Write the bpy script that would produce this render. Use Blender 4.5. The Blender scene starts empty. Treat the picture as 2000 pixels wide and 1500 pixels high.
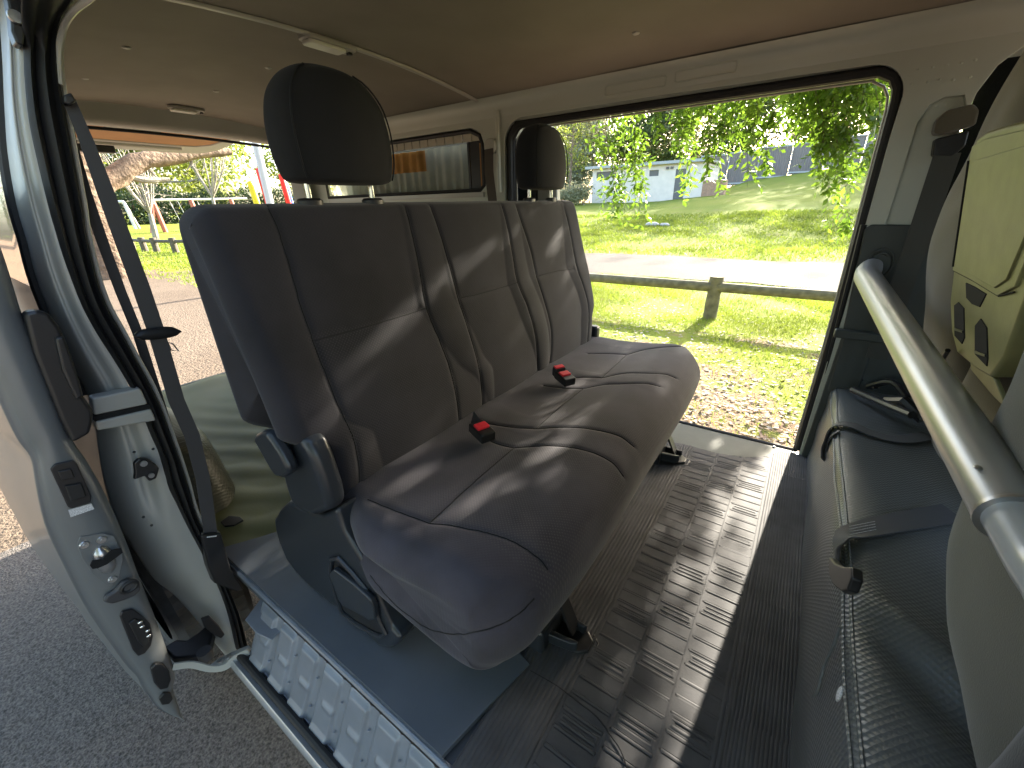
import bpy, bmesh, math, random
import numpy as np
from mathutils import Vector, Matrix
from mathutils.bvhtree import BVHTree
from mathutils.geometry import tessellate_polygon

S = bpy.context.scene
COL = S.collection
random.seed(7); RNG = np.random.default_rng(7)

# ------------------------------------------------------------------ camera
def _u(v): return v/np.linalg.norm(v)
_dX = _u(np.array([1263., 319., -803.]))
_dY = np.array([603., -365., 803.]); _dY = _u(_dY-_dX*(_dX@_dY))
RC = np.stack([_dX, _dY, np.cross(_dX, _dY)])      # rows: van axes seen in camera axes
CAM = np.array([0, 0, .85]); FPX = 803.
cd = bpy.data.cameras.new('camera'); cam = bpy.data.objects.new('camera', cd); COL.objects.link(cam)
cd.sensor_width = 36; cd.lens = FPX/2000*36; cd.clip_start = .02; cd.clip_end = 2000
m3 = np.stack([RC[:, 0], -RC[:, 1], -RC[:, 2]], axis=1)
m4 = Matrix([list(m3[i])+[CAM[i]] for i in range(3)]+[[0, 0, 0, 1]])
cam.matrix_world = m4
S.camera = cam
def ray(px, py): return RC@np.array([px-1000., py-750., FPX])
def P(px, py, ax, val):
    "point of the place on the plane axis=val that the survey sight (px,py) reaches"
    r = ray(px, py); t = (val-CAM[ax])/r[ax]
    return tuple(CAM+r*t)

# ------------------------------------------------------------------ light
SUN_EL, SUN_AZ = 23.0, 5.0        # azimuth measured from +Y towards +X
W = bpy.data.worlds.new('World'); S.world = W; W.use_nodes = True
nt = W.node_tree; bg = nt.nodes['Background']
sky = nt.nodes.new('ShaderNodeTexSky'); sky.sky_type = 'NISHITA'; sky.sun_disc = False
sky.sun_elevation = math.radians(SUN_EL); sky.sun_rotation = math.radians(SUN_AZ)
sky.air_density = 1.0; sky.dust_density = 3.5; sky.ozone_density = 1.0
nt.links.new(sky.outputs[0], bg.inputs[0]); bg.inputs[1].default_value = .15
sl = bpy.data.lights.new('sun', 'SUN'); sl.energy = 5.0; sl.angle = math.radians(.5); sl.color = (1, .91, .76)
so = bpy.data.objects.new('sun', sl); COL.objects.link(so)
e, a = math.radians(SUN_EL), math.radians(SUN_AZ)
sd = Vector((math.sin(a)*math.cos(e), math.cos(a)*math.cos(e), math.sin(e)))
so.rotation_euler = sd.to_track_quat('Z', 'Y').to_euler(); so.location = (0, 20, 12)
S.view_settings.view_transform = 'Standard'; S.view_settings.look = 'None'
S.view_settings.exposure = 2.8; S.view_settings.gamma = 1

S.render.engine = 'CYCLES'
S.cycles.max_bounces = 8; S.cycles.diffuse_bounces = 6; S.cycles.transparent_max_bounces = 8

# ------------------------------------------------------------------ materials
MATS = {}
def M(name, col, rough=.5, metal=0., noise=None, bump=None, sheen=0., coat=0., dimple=None, dots=None, trans=0., spec=.5, col2=None):
    """noise=(scale, amount) colour variation; bump=(scale, strength, dist); dimple=(plane, scale, strength, dist)"""
    m = bpy.data.materials.new(name); m.use_nodes = True; n = m.node_tree.nodes; L = m.node_tree.links
    b = n['Principled BSDF']; b.inputs['Base Color'].default_value = (*col, 1)
    b.inputs['Roughness'].default_value = rough; b.inputs['Metallic'].default_value = metal
    b.inputs['Specular IOR Level'].default_value = spec
    b.inputs['Sheen Weight'].default_value = sheen; b.inputs['Sheen Roughness'].default_value = .45
    b.inputs['Coat Weight'].default_value = coat; b.inputs['Coat Roughness'].default_value = .08
    tc = n.new('ShaderNodeTexCoord'); colsock = None
    if noise:
        nz = n.new('ShaderNodeTexNoise'); nz.inputs['Scale'].default_value = noise[0]; nz.inputs['Detail'].default_value = 6
        L.new(tc.outputs['Object'], nz.inputs['Vector'])
        mr = n.new('ShaderNodeMapRange'); L.new(nz.outputs[0], mr.inputs[0])
        mr.inputs[1].default_value = .3; mr.inputs[2].default_value = .7
        mx = n.new('ShaderNodeMix'); mx.data_type = 'RGBA'; L.new(mr.outputs[0], mx.inputs[0])
        k = noise[1]; c2 = col2 if col2 else [min(1, c*(1+k)) for c in col]
        mx.inputs[6].default_value = (*[c*(1-k) for c in col], 1) if not col2 else (*col, 1)
        mx.inputs[7].default_value = (*c2, 1)
        colsock = mx.outputs[2]
    hs = []
    if bump:
        bz = n.new('ShaderNodeTexNoise'); bz.inputs['Scale'].default_value = bump[0]; bz.inputs['Detail'].default_value = 4
        L.new(tc.outputs['Object'], bz.inputs['Vector']); hs.append((bz.outputs[0], bump[1], bump[2]))
    if dimple:
        sp = n.new('ShaderNodeSeparateXYZ'); L.new(tc.outputs['Object'], sp.inputs[0])
        cb = n.new('ShaderNodeCombineXYZ')
        for i, ax in enumerate(dimple[0]): L.new(sp.outputs['XYZ'.index(ax)], cb.inputs[i])
        mp = n.new('ShaderNodeMapping'); L.new(cb.outputs[0], mp.inputs[0]); mp.inputs['Rotation'].default_value = (0, 0, math.radians(45))
        v = n.new('ShaderNodeTexVoronoi'); v.voronoi_dimensions = '2D'; v.inputs['Randomness'].default_value = .12
        v.inputs['Scale'].default_value = dimple[1]; L.new(mp.outputs[0], v.inputs['Vector'])
        hs.append((v.outputs['Distance'], dimple[2], dimple[3]))
        if dots:
            cr = n.new('ShaderNodeMapRange'); L.new(v.outputs['Distance'], cr.inputs[0])
            cr.inputs[1].default_value = .18; cr.inputs[2].default_value = .32; cr.inputs[3].default_value = 1; cr.inputs[4].default_value = 0
            at = n.new('ShaderNodeAttribute'); at.attribute_name = 'panel'
            mu = n.new('ShaderNodeMath'); mu.operation = 'MULTIPLY'; L.new(cr.outputs[0], mu.inputs[0]); L.new(at.outputs['Fac'], mu.inputs[1])
            m2 = n.new('ShaderNodeMix'); m2.data_type = 'RGBA'; L.new(mu.outputs[0], m2.inputs[0])
            if colsock: L.new(colsock, m2.inputs[6])
            else: m2.inputs[6].default_value = (*col, 1)
            m2.inputs[7].default_value = (*dots, 1); colsock = m2.outputs[2]
    if colsock: L.new(colsock, b.inputs['Base Color'])
    prev = None
    for s, st, d in hs:
        bn = n.new('ShaderNodeBump'); bn.inputs['Strength'].default_value = st; bn.inputs['Distance'].default_value = d
        L.new(s, bn.inputs['Height'])
        if prev: L.new(prev, bn.inputs['Normal'])
        prev = bn.outputs[0]
    if prev: L.new(prev, b.inputs['Normal'])
    if trans:
        tr = n.new('ShaderNodeBsdfTranslucent'); ms = n.new('ShaderNodeMixShader'); ms.inputs[0].default_value = trans
        if colsock: L.new(colsock, tr.inputs[0])
        else: tr.inputs[0].default_value = (*col, 1)
        L.new(b.outputs[0], ms.inputs[1]); L.new(tr.outputs[0], ms.inputs[2])
        L.new(ms.outputs[0], n['Material Output'].inputs[0])
    MATS[name] = m
    return m

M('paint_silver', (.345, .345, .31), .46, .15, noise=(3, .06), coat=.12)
M('paint_door', (.17, .18, .18), .4, .3, noise=(3, .06), coat=.3)  # same silver paint, darkened for the shade on the door's edge
M('paint_outer', (.36, .375, .38), .3, .4, coat=.8, noise=(2, .04))
M('paint_inner', (.52, .535, .455), .46, .1, noise=(3, .05), coat=.1)  # same silver paint, lightened to stand in for brighter light inside
M('paint_cream', (.42, .40, .35), .4, .1, noise=(4, .06), coat=.2)
M('floor_paint', (.082, .094, .112), .42, .0, noise=(9, .10), bump=(60, .15, .001))
M('floor_plate', (.10, .108, .092), .65, .0, spec=.25, noise=(9, .12), bump=(25, .3, .002))
M('step_paint', (.165, .185, .215), .4, .15, noise=(20, .1), coat=.2)
M('lining', (.235, .205, .163), .75, noise=(5, .10), bump=(350, .3, .0006))
M('rubber_black', (.010, .010, .010), .6, bump=(80, .15, .001))
M('rubber_grey', (.045, .045, .047), .5, bump=(80, .2, .001))
M('plastic_black', (.014, .014, .015), .38, bump=(300, .25, .0004))
M('plastic_blue', (.021, .025, .031), .30, noise=(7, .08), bump=(500, .35, .0004))
M('plastic_trim', (.05, .058, .052), .5, noise=(6, .1), bump=(45, .5, .0015))
M('mat_rubber', (.058, .058, .062), .72, spec=.3, noise=(14, .28), bump=(240, .3, .0005))
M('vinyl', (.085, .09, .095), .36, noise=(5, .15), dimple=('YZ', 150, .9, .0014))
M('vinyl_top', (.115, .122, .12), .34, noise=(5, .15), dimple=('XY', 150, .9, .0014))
M('vinyl_floor', (.03, .034, .042), .4, dimple=('XY', 160, .9, .0014))
M('vinyl_green', (.11, .115, .045), .6, noise=(4, .12), bump=(160, .25, .0008))
M('vinyl_hump', (.04, .04, .026), .45, noise=(6, .15), dimple=('XZ', 120, .9, .002))
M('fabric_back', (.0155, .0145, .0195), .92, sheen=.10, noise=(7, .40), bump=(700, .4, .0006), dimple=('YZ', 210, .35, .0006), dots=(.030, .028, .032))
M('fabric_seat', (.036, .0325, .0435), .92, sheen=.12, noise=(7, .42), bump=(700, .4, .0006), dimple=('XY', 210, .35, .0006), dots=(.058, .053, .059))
M('fabric_head', (.008, .0075, .008), .95, sheen=.03, noise=(9, .25), bump=(700, .4, .0006))
M('seam', (.008, .008, .009), .9)
M('stitch', (.03, .03, .03), .9)
M('cover_beige', (.11, .097, .065), .85, sheen=.3, noise=(5, .12), bump=(500, .5, .0008))
M('cover_grey', (.075, .074, .058), .88, sheen=.3, noise=(5, .12), bump=(500, .5, .0008))
M('console', (.235, .225, .10), .42, noise=(30, .10), bump=(300, .35, .0005))  # beige plastic with green grass light put into its base colour
M('chrome', (.75, .75, .74), .15, 1.0)
M('steel', (.5, .5, .5), .3, .9, noise=(30, .15))
M('bar', (.42, .43, .43), .33, .55, noise=(5, .08), bump=(120, .12, .0005))
M('bar_white', (.45, .465, .47), .3, .1, coat=.3)
M('webbing', (.028, .028, .03), .6, sheen=.2, bump=(600, .5, .0005))
M('webbing_brown', (.075, .058, .042), .7, sheen=.2, bump=(600, .4, .0005))
M('webbing_olive', (.05, .05, .04), .7, sheen=.2, bump=(600, .4, .0005))
M('red', (.75, .03, .05), .35)
M('board', (.50, .25, .10), .7, noise=(6, .1), bump=(200, .3, .0006))
M('frame_grey', (.42, .42, .40), .4, .2)
M('lens', (.75, .72, .62), .3)
M('glass_dark', (.01, .012, .012), .04, coat=1)
M('gap_black', (.004, .004, .004), .9)
M('label', (.55, .55, .55), .5, noise=(600, .5))
M('curtain_orange', (.55, .29, .09), .8, noise=(12, .25), trans=.4)  # reflections in the rear side pane, put into sheet colours
M('curtain_green', (.50, .52, .40), .8, noise=(10, .18), trans=.4)
M('curtain_rail', (.55, .5, .4), .6)
M('tyre', (.05, .05, .05), .75, noise=(30, .3), bump=(50, .4, .003))
M('asphalt', (.108, .094, .084), .85, noise=(150, .75), bump=(150, 1., .012))
M('wood_post', (.17, .145, .085), .85, noise=(12, .35), bump=(40, .6, .006))
M('wood_dark', (.10, .085, .065), .85, noise=(12, .35), bump=(30, .6, .006))
M('bark', (.19, .13, .09), .9, noise=(5, .45), bump=(9, 1., .05))
M('bark_pale', (.27, .24, .20), .9, noise=(4, .35), bump=(12, .9, .03))
M('twig', (.10, .085, .04), .8)
M('leaf_near', (.13, .225, .02), .45, noise=(2.5, .5), trans=.5)
M('leaf_far', (.10, .13, .035), .6, noise=(.35, .45), trans=.35)
M('leaf_lime', (.22, .26, .04), .6, noise=(.35, .4), trans=.45)
M('leaf_grey', (.25, .25, .14), .7, noise=(.3, .4), trans=.3)
M('leaf_dark', (.035, .06, .02), .7, noise=(1.2, .5), trans=.15)
M('blade', (.195, .25, .028), .6, noise=(.9, .35), trans=.5)
M('litter_pale', (.22, .20, .165), .8, noise=(7, .3))
M('litter_brown', (.17, .11, .07), .85, noise=(7, .4))
M('shed_wall', (.82, .72, .62), .8, noise=(2, .08))
M('shed_brick', (.42, .26, .17), .9, noise=(9, .2))
M('shed_roof', (.42, .43, .42), .5, .2)
M('shed_door', (.16, .15, .14), .6)
M('fence_metal', (.24, .205, .185), .6, .1, noise=(1, .1))
M('fence_post', (.45, .45, .43), .6)
M('white_metal', (.6, .61, .62), .4, .1)
M('red_metal', (.42, .13, .09), .5)
M('play_red', (.7, .02, .01), .4); M('play_yellow', (.75, .55, .01), .4); M('play_blue', (.02, .12, .5), .4)
M('rock', (.5, .45, .4), .9, noise=(4, .2))

def ground_mat(name, cols, scales, bumpd, soil=False):
    m = bpy.data.materials.new(name); m.use_nodes = True; n = m.node_tree.nodes; L = m.node_tree.links
    b = n['Principled BSDF']; b.inputs['Roughness'].default_value = .95; b.inputs['Specular IOR Level'].default_value = .15
    tc = n.new('ShaderNodeTexCoord'); prev = None
    for i, (c, (sc, lo, hi)) in enumerate(zip(cols[1:], scales)):
        nz = n.new('ShaderNodeTexNoise'); nz.inputs['Scale'].default_value = sc; nz.inputs['Detail'].default_value = 7; nz.inputs['Roughness'].default_value = .65
        L.new(tc.outputs['Object'], nz.inputs['Vector'])
        mr = n.new('ShaderNodeMapRange'); L.new(nz.outputs[0], mr.inputs[0]); mr.inputs[1].default_value = lo; mr.inputs[2].default_value = hi
        mx = n.new('ShaderNodeMix'); mx.data_type = 'RGBA'; L.new(mr.outputs[0], mx.inputs[0])
        if prev: L.new(prev, mx.inputs[6])
        else: mx.inputs[6].default_value = (*cols[0], 1)
        mx.inputs[7].default_value = (*c, 1); prev = mx.outputs[2]
    if soil:   # bare brown soil along the track beside the van, patchy further out
        sp = n.new('ShaderNodeSeparateXYZ'); L.new(tc.outputs['Object'], sp.inputs[0])
        g1 = n.new('ShaderNodeMapRange'); L.new(sp.outputs[1], g1.inputs[0]); g1.inputs[1].default_value = 1.6; g1.inputs[2].default_value = 6.5; g1.inputs[3].default_value = .42; g1.inputs[4].default_value = -.12
        nz = n.new('ShaderNodeTexNoise'); nz.inputs['Scale'].default_value = 2.6; nz.inputs['Detail'].default_value = 8; L.new(tc.outputs['Object'], nz.inputs['Vector'])
        ad = n.new('ShaderNodeMath'); ad.operation = 'ADD'; L.new(g1.outputs[0], ad.inputs[0]); L.new(nz.outputs[0], ad.inputs[1])
        mr = n.new('ShaderNodeMapRange'); L.new(ad.outputs[0], mr.inputs[0]); mr.inputs[1].default_value = .56; mr.inputs[2].default_value = .70
        mx = n.new('ShaderNodeMix'); mx.data_type = 'RGBA'; L.new(mr.outputs[0], mx.inputs[0]); L.new(prev, mx.inputs[6]); mx.inputs[7].default_value = (.20, .135, .085, 1); prev = mx.outputs[2]
    L.new(prev, b.inputs['Base Color'])
    nz = n.new('ShaderNodeTexNoise'); nz.inputs['Scale'].default_value = 45; nz.inputs['Detail'].default_value = 8
    L.new(tc.outputs['Object'], nz.inputs['Vector'])
    bn = n.new('ShaderNodeBump'); bn.inputs['Distance'].default_value = bumpd; L.new(nz.outputs[0], bn.inputs['Height']); L.new(bn.outputs[0], b.inputs['Normal'])
    MATS[name] = m
ground_mat('ground_grass', [(.135, .18, .02), (.18, .21, .028), (.20, .17, .075)], [(.35, .4, .6), (.9, .56, .72)], .03, True)
ground_mat('ground_dirt', [(.115, .088, .066), (.135, .105, .08), (.07, .055, .042)], [(.8, .4, .6), (14, .55, .7)], .02)
ground_mat('ground_path', [(.072, .064, .057), (.08, .07, .063), (.045, .037, .03)], [(.8, .4, .6), (6, .62, .72)], .015)

# ------------------------------------------------------------------ mesh helpers
class MB:
    def __init__(s): s.v = []; s.f = []; s.m = []; s.cur = 0
    def add(s, vs, fs):
        o = len(s.v); s.v += [tuple(map(float, v)) for v in vs]
        for f in fs: s.f.append([i+o for i in f]); s.m.append(s.cur)
        return s
    def box(s, x0, x1, y0, y1, z0, z1):
        return s.add([(x, y, z) for x in (x0, x1) for y in (y0, y1) for z in (z0, z1)],
                     [(0, 1, 3, 2), (4, 6, 7, 5), (0, 4, 5, 1), (2, 3, 7, 6), (0, 2, 6, 4), (1, 5, 7, 3)])
    def prism(s, poly, off):
        n = len(poly); q = [tuple(p) for p in poly]+[tuple(Vector(p)+Vector(off)) for p in poly]
        return s.add(q, [list(range(n))[::-1], list(range(n, 2*n))]+[(i, (i+1) % n, (i+1) % n+n, i+n) for i in range(n)])
    def rings(s, rings, closed=True, caps=True):
        n = len(rings[0]); vs = [p for r in rings for p in r]; fs = []
        for i in range(len(rings)-1):
            for j in range(n if closed else n-1):
                k = (j+1) % n; fs.append((i*n+j, i*n+k, (i+1)*n+k, (i+1)*n+j))
        if caps and closed: fs += [list(range(n))[::-1], [(len(rings)-1)*n+j for j in range(n)]]
        return s.add(vs, fs)
    def tube(s, path, r, n=10, closed=False, caps=True, flat=1., up=None):
        pts = [Vector(p) for p in path]; N = len(pts); rr = r if hasattr(r, '__len__') else [r]*N
        rings = []; prev = None
        for i, p in enumerate(pts):
            if closed: t = (pts[(i+1) % N]-pts[i-1]).normalized()
            else: t = (pts[min(i+1, N-1)]-pts[max(i-1, 0)]).normalized()
            if up is not None: a = Vector(up)
            elif prev is not None: a = prev
            else: a = Vector((0, 0, 1)) if abs(t.z) < .9 else Vector((1, 0, 0))
            b = t.cross(a).normalized(); a = b.cross(t).normalized(); prev = a
            rings.append([p+a*(rr[i]*flat*math.cos(2*math.pi*k/n))+b*(rr[i]*math.sin(2*math.pi*k/n)) for k in range(n)])
        if closed: rings.append(rings[0]); caps = False
        return s.rings(rings, True, caps)
    def cyl(s, p0, p1, r0, r1=None, n=16): return s.tube([p0, p1], [r0, r1 if r1 is not None else r0], n)
    def ribbon(s, path, wdir, width, th=.0015):
        "strap: path with a width direction (one vector or one per point)"
        pts = [Vector(p) for p in path]; N = len(pts); rings = []
        for i, p in enumerate(pts):
            w = Vector(wdir[i] if hasattr(wdir[0], '__len__') else wdir).normalized()
            t = (pts[min(i+1, N-1)]-pts[max(i-1, 0)]).normalized(); w = (w-t*w.dot(t)).normalized(); nn = t.cross(w).normalized()
            h = width/2 if not hasattr(width, '__len__') else width[i]/2
            rings.append([p-w*h-nn*th/2, p+w*h-nn*th/2, p+w*h+nn*th/2, p-w*h+nn*th/2])
        return s.rings(rings)
    def sphere(s, c, r, n=12, sc=(1, 1, 1)):
        rings = []
        for i in range(1, n):
            ph = math.pi*i/n; rings.append([(c[0]+r*sc[0]*math.sin(ph)*math.cos(2*math.pi*k/(2*n)), c[1]+r*sc[1]*math.sin(ph)*math.sin(2*math.pi*k/(2*n)), c[2]+r*sc[2]*math.cos(ph)) for k in range(2*n)])
        return s.rings(rings)
    def build(s, name, mats, parent=None, bevel=0, seg=2, sub=0, angle=35, smooth=True):
        me = bpy.data.meshes.new(name); me.from_pydata(s.v, [], s.f); me.update()
        o = finish(me, name, mats, parent, smooth, angle, s.m)
        bm = bmesh.new(); bm.from_mesh(me); bmesh.ops.recalc_face_normals(bm, faces=bm.faces); bm.to_mesh(me); bm.free()
        if smooth: me.polygons.foreach_set('use_smooth', [True]*len(me.polygons)); me.set_sharp_from_angle(angle=math.radians(angle))
        if bevel:
            b = o.modifiers.new('b', 'BEVEL'); b.width = bevel; b.segments = seg; b.limit_method = 'ANGLE'; b.angle_limit = math.radians(35); b.harden_normals = True
        if sub:
            b = o.modifiers.new('s', 'SUBSURF'); b.levels = sub; b.render_levels = sub
        return o
def finish(me, name, mats, parent, smooth=True, angle=35, midx=None):
    if isinstance(mats, str): mats = [mats]
    for k in mats: me.materials.append(MATS[k])
    if midx is not None and len(mats) > 1: me.polygons.foreach_set('material_index', midx)
    o = bpy.data.objects.new(name, me); COL.objects.link(o)
    if parent is not None:
        o.parent = parent
        w = Matrix.Identity(4); q = parent
        while q is not None: w = Matrix.Translation(q.location) @ w if q.type == 'EMPTY' else w; q = q.parent
        if parent.type == 'EMPTY': o.matrix_parent_inverse = w.inverted()
    return o
def tag(o, label=None, cat=None, group=None, kind=None):
    if label: o['label'] = label
    if cat: o['category'] = cat
    if group: o['group'] = group
    if kind: o['kind'] = kind
    return o
def thing(name, loc, label, cat, group=None):
    o = bpy.data.objects.new(name, None); o.empty_display_size = .1; COL.objects.link(o); o.location = loc
    return tag(o, label, cat, group)
def lab(o, l): o['label'] = l; return o
def copy_tree(o, parent=None):
    c = o.copy(); COL.objects.link(c)
    if parent is not None: c.parent = parent; c.matrix_parent_inverse = o.matrix_parent_inverse.copy()
    for ch in [q for q in bpy.data.objects if q.parent == o and q != c]: copy_tree(ch, c)
    return c
def npmesh(name, v, f, mats, parent=None, smooth=True, midx=None):
    "numpy vertices (n,3) and quads (m,4)"
    v = np.asarray(v, np.float32); f = np.asarray(f, np.int32); me = bpy.data.meshes.new(name); k = f.shape[1]
    me.vertices.add(len(v)); me.vertices.foreach_set('co', v.ravel())
    me.loops.add(f.size); me.loops.foreach_set('vertex_index', f.ravel())
    me.polygons.add(len(f)); me.polygons.foreach_set('loop_start', np.arange(0, f.size, k, dtype=np.int32))
    me.polygons.foreach_set('loop_total', np.full(len(f), k, np.int32))
    if smooth: me.polygons.foreach_set('use_smooth', np.ones(len(f), bool))
    me.update(calc_edges=True)
    return finish(me, name, mats, parent, midx=midx)
def gridf(nu, nv, wrap=False):
    i, j = np.meshgrid(np.arange(nu-1), np.arange(nv if wrap else nv-1), indexing='ij'); k = (j+1) % nv
    return np.stack([i*nv+j, i*nv+k, (i+1)*nv+k, (i+1)*nv+j], -1).reshape(-1, 4)
def spline(pts, n, closed=False):
    "Catmull-Rom through pts, n samples evenly spaced along it"
    p = np.asarray(pts, float); N = len(p)
    if closed: q = np.vstack([p[-1], p, p[0], p[1]]); segs = N
    else: q = np.vstack([2*p[0]-p[1], p, 2*p[-1]-p[-2]]); segs = N-1
    out = []
    for i in range(segs):
        a, b, c, d = q[i:i+4]
        for t in np.linspace(0, 1, 24, endpoint=False):
            out.append(.5*((2*b)+(c-a)*t+(2*a-5*b+4*c-d)*t*t+(3*b-a-3*c+d)*t**3))
    out.append(out[0] if closed else p[-1]); out = np.array(out)
    s = np.r_[0, np.cumsum(np.linalg.norm(np.diff(out, axis=0), axis=1))]
    u = np.linspace(0, s[-1], n+1)[:-1] if closed else np.linspace(0, s[-1], n)
    return np.stack([np.interp(u, s, out[:, k]) for k in range(out.shape[1])], 1)
def rrect(w, h, r, n=5):
    out = []
    for cx, cy, a0 in ((w/2-r, h/2-r, 0), (-w/2+r, h/2-r, 90), (-w/2+r, -h/2+r, 180), (w/2-r, -h/2+r, 270)):
        for k in range(n+1): t = math.radians(a0+90*k/n); out.append((cx+r*math.cos(t), cy+r*math.sin(t)))
    return out
def plate(mb, loops, to3, th):
    "flat sheet with holes; loops of 2-D points, to3 maps them into the place, th is the thickness vector"
    tris = tessellate_polygon([[Vector((x, y, 0)) for x, y in l] for l in loops])
    flat = [p for l in loops for p in l]; n = len(flat); a = [Vector(to3(*p)) for p in flat]; b = [p+Vector(th) for p in a]
    fs = [tuple(t) for t in tris]+[tuple(i+n for i in t[::-1]) for t in tris]; o = 0
    for l in loops:
        k = len(l)
        for i in range(k): j = (i+1) % k; fs.append((o+i, o+j, o+j+n, o+i+n))
        o += k
    mb.add(a+b, fs)

# ================================================================== GROUND
GZ = -.62
def gz(x, y):
    x = np.asarray(x, float); y = np.asarray(y, float)
    def ss(a, b, t): t = np.clip((t-a)/(b-a), 0, 1); return t*t*(3-2*t)
    z = GZ+1.55*ss(12, 36, y)+ss(17, 46, y)*np.clip((x+9)*.16, -.15, 2.6)*.75+1.0*ss(36, 47, y)*ss(-11, -5, x)
    z = z+.75*ss(-13, -38, x)*np.clip((-x-13)/25, 0, 1)*(1-ss(20, 34, y))
    z = z+.03*np.sin(x*.7+y*.4)*ss(14, 22, np.hypot(x, y))
    return z
xs = np.unique(np.r_[np.linspace(-130, -50, 12), np.linspace(-50, 14, 100), np.linspace(14, 120, 16)])
ys = np.unique(np.r_[np.linspace(-80, -10, 10), np.linspace(-10, 60, 110), np.linspace(60, 160, 14)])
X, Y = np.meshgrid(xs, ys, indexing='ij')
tag(npmesh('ground', np.stack([X, Y, gz(X, Y)], -1).reshape(-1, 3), gridf(len(xs), len(ys)), 'ground_grass'), kind='structure')
def sheet(name, x0, x1, y0, y1, mat, dz, nx=60, ny=40, wob=None):
    X, Y = np.meshgrid(np.linspace(x0, x1, nx), np.linspace(y0, y1, ny), indexing='ij')
    if wob:
        t = (Y-y0)/(y1-y0); Y = Y+wob*np.where(t > .5, 1, -1)*np.abs(t-.5)*2*(np.sin(X*1.3)+.5*np.sin(X*3.7+1)+.3*np.sin(X*9))
    tag(npmesh(name, np.stack([X, Y, gz(X, Y)+dz], -1).reshape(-1, 3), gridf(nx, ny), mat), kind='structure')
sheet('path', -21, 40, 8.9, 12.7, 'ground_path', .012, 200, 12, .12)
sheet('dirt_track', -17, -2.7, -8, 4.2, 'ground_dirt', .008, 80, 30, .35)
sheet('asphalt', -2.85, 8, -8, 1.05, 'asphalt', .016, 40, 30)

def leaves(cen, size, aspect=.45, droop=0., rng=RNG, dirs=None, flat=False):
    n = len(cen); d = rng.normal(size=(n, 3)) if dirs is None else dirs+rng.normal(scale=.35, size=(n, 3)); d[:, 2] -= droop
    d /= np.linalg.norm(d, axis=1)[:, None]
    q = rng.normal(size=(n, 3)); q = np.where(flat, q*.18+np.array([0, 0, 1.]), q); w = np.cross(d, q); w /= np.linalg.norm(w, axis=1)[:, None]; nn = np.cross(d, w)
    L = size*rng.uniform(.7, 1.25, n)[:, None]; b = cen
    v = np.stack([b, b+d*L*.5+w*L*aspect*.5+nn*L*.06, b+d*L, b+d*L*.5-w*L*aspect*.5+nn*L*.06], 1).reshape(-1, 3)
    return v, np.arange(4*n).reshape(n, 4)

# grass blades on the near lawn, thinning out with distance
def blades(name, n, xr, yr, h, w, dens, label):
    x = RNG.uniform(*xr, n); y = RNG.uniform(*yr, n); k = dens(x, y) > RNG.random(n); x, y = x[k], y[k]; n = len(x)
    a = RNG.uniform(0, 2*math.pi, n); hh = h*RNG.uniform(.5, 1.3, n)*(1+.04*np.maximum(y-3, 0)); ww = w*(1+.12*np.maximum(np.hypot(x, y)-3, 0)); le = RNG.normal(scale=.6, size=(n, 2))*hh[:, None]
    z = gz(x, y); c, s = np.cos(a)*ww, np.sin(a)*ww
    v = np.stack([np.stack([x-c, y-s, z], 1), np.stack([x+c, y+s, z], 1), np.stack([x+le[:, 0]+c*.2, y+le[:, 1]+s*.2, z+hh], 1), np.stack([x+le[:, 0]-c*.2, y+le[:, 1]-s*.2, z+hh], 1)], 1).reshape(-1, 3)
    tag(npmesh(name, v, np.arange(4*n).reshape(n, 4), 'blade', smooth=False), label, 'grass', kind='stuff')
def patch(x, y): return np.sin(x*2.1+1.3*np.sin(y*1.7))*np.sin(y*1.9+x*.6)+.5*np.sin(x*5.3+y*2)*np.sin(y*4.1)
def dn(x, y):
    base = np.clip((y-2.0)/3.6, .05, 1); p = np.clip(.5+.6*patch(x, y), .03, 1)
    return np.where((y > 8.8) & (y < 12.8), 0, base*p)
blades('grass', 150000, (-5.5, 2.2), (2.0, 8.9), .045, .0025, dn, 'short bright green grass growing between the van and the gravel path')
blades('grass', 60000, (-12, 4), (12.7, 24), .05, .006, lambda x, y: np.clip(.5+.5*patch(x*.4, y*.4), .1, 1), 'sunlit lawn grass rising beyond the pale path')
blades('grass', 40000, (-26, -10), (3.5, 12), .06, .006, lambda x, y: np.clip(.5+.5*patch(x*.4, y*.4), .1, 1), 'short grass around the bollards behind the van')
def litter(name, n, mat, size, xr, yr, f, label, cat):
    x = RNG.uniform(*xr, n); y = RNG.uniform(*yr, n); k = f(x, y) > RNG.random(n); x, y = x[k], y[k]
    c = np.stack([x, y, gz(x, y)+RNG.uniform(.004, .02, len(x))], 1); d = np.stack([RNG.normal(size=len(x)), RNG.normal(size=len(x)), np.zeros(len(x))], 1)*1.2
    v, fc = leaves(c, size, .55, dirs=d*3, flat=True); tag(npmesh(name, v, fc, mat, smooth=False), label, cat, kind='stuff')
lf = lambda x, y: np.clip(1.15-(y-1.8)/5, .04, 1)*np.clip(.75-.4*patch(x, y), .1, 1)
litter('fallen_leaves', 15000, 'litter_pale', .045, (-5, 2.0), (1.7, 8.6), lf, 'pale dry leaves scattered over the grass beside the far doorway', 'leaf litter')
litter('bark_litter', 16000, 'litter_brown', .05, (-4, 2.0), (1.65, 5.5), lambda x, y: np.clip(1.3-(y-1.6)/2, .03, 1), 'brown bark chips and twigs on the bare soil under the far sill', 'bark litter')

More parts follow.
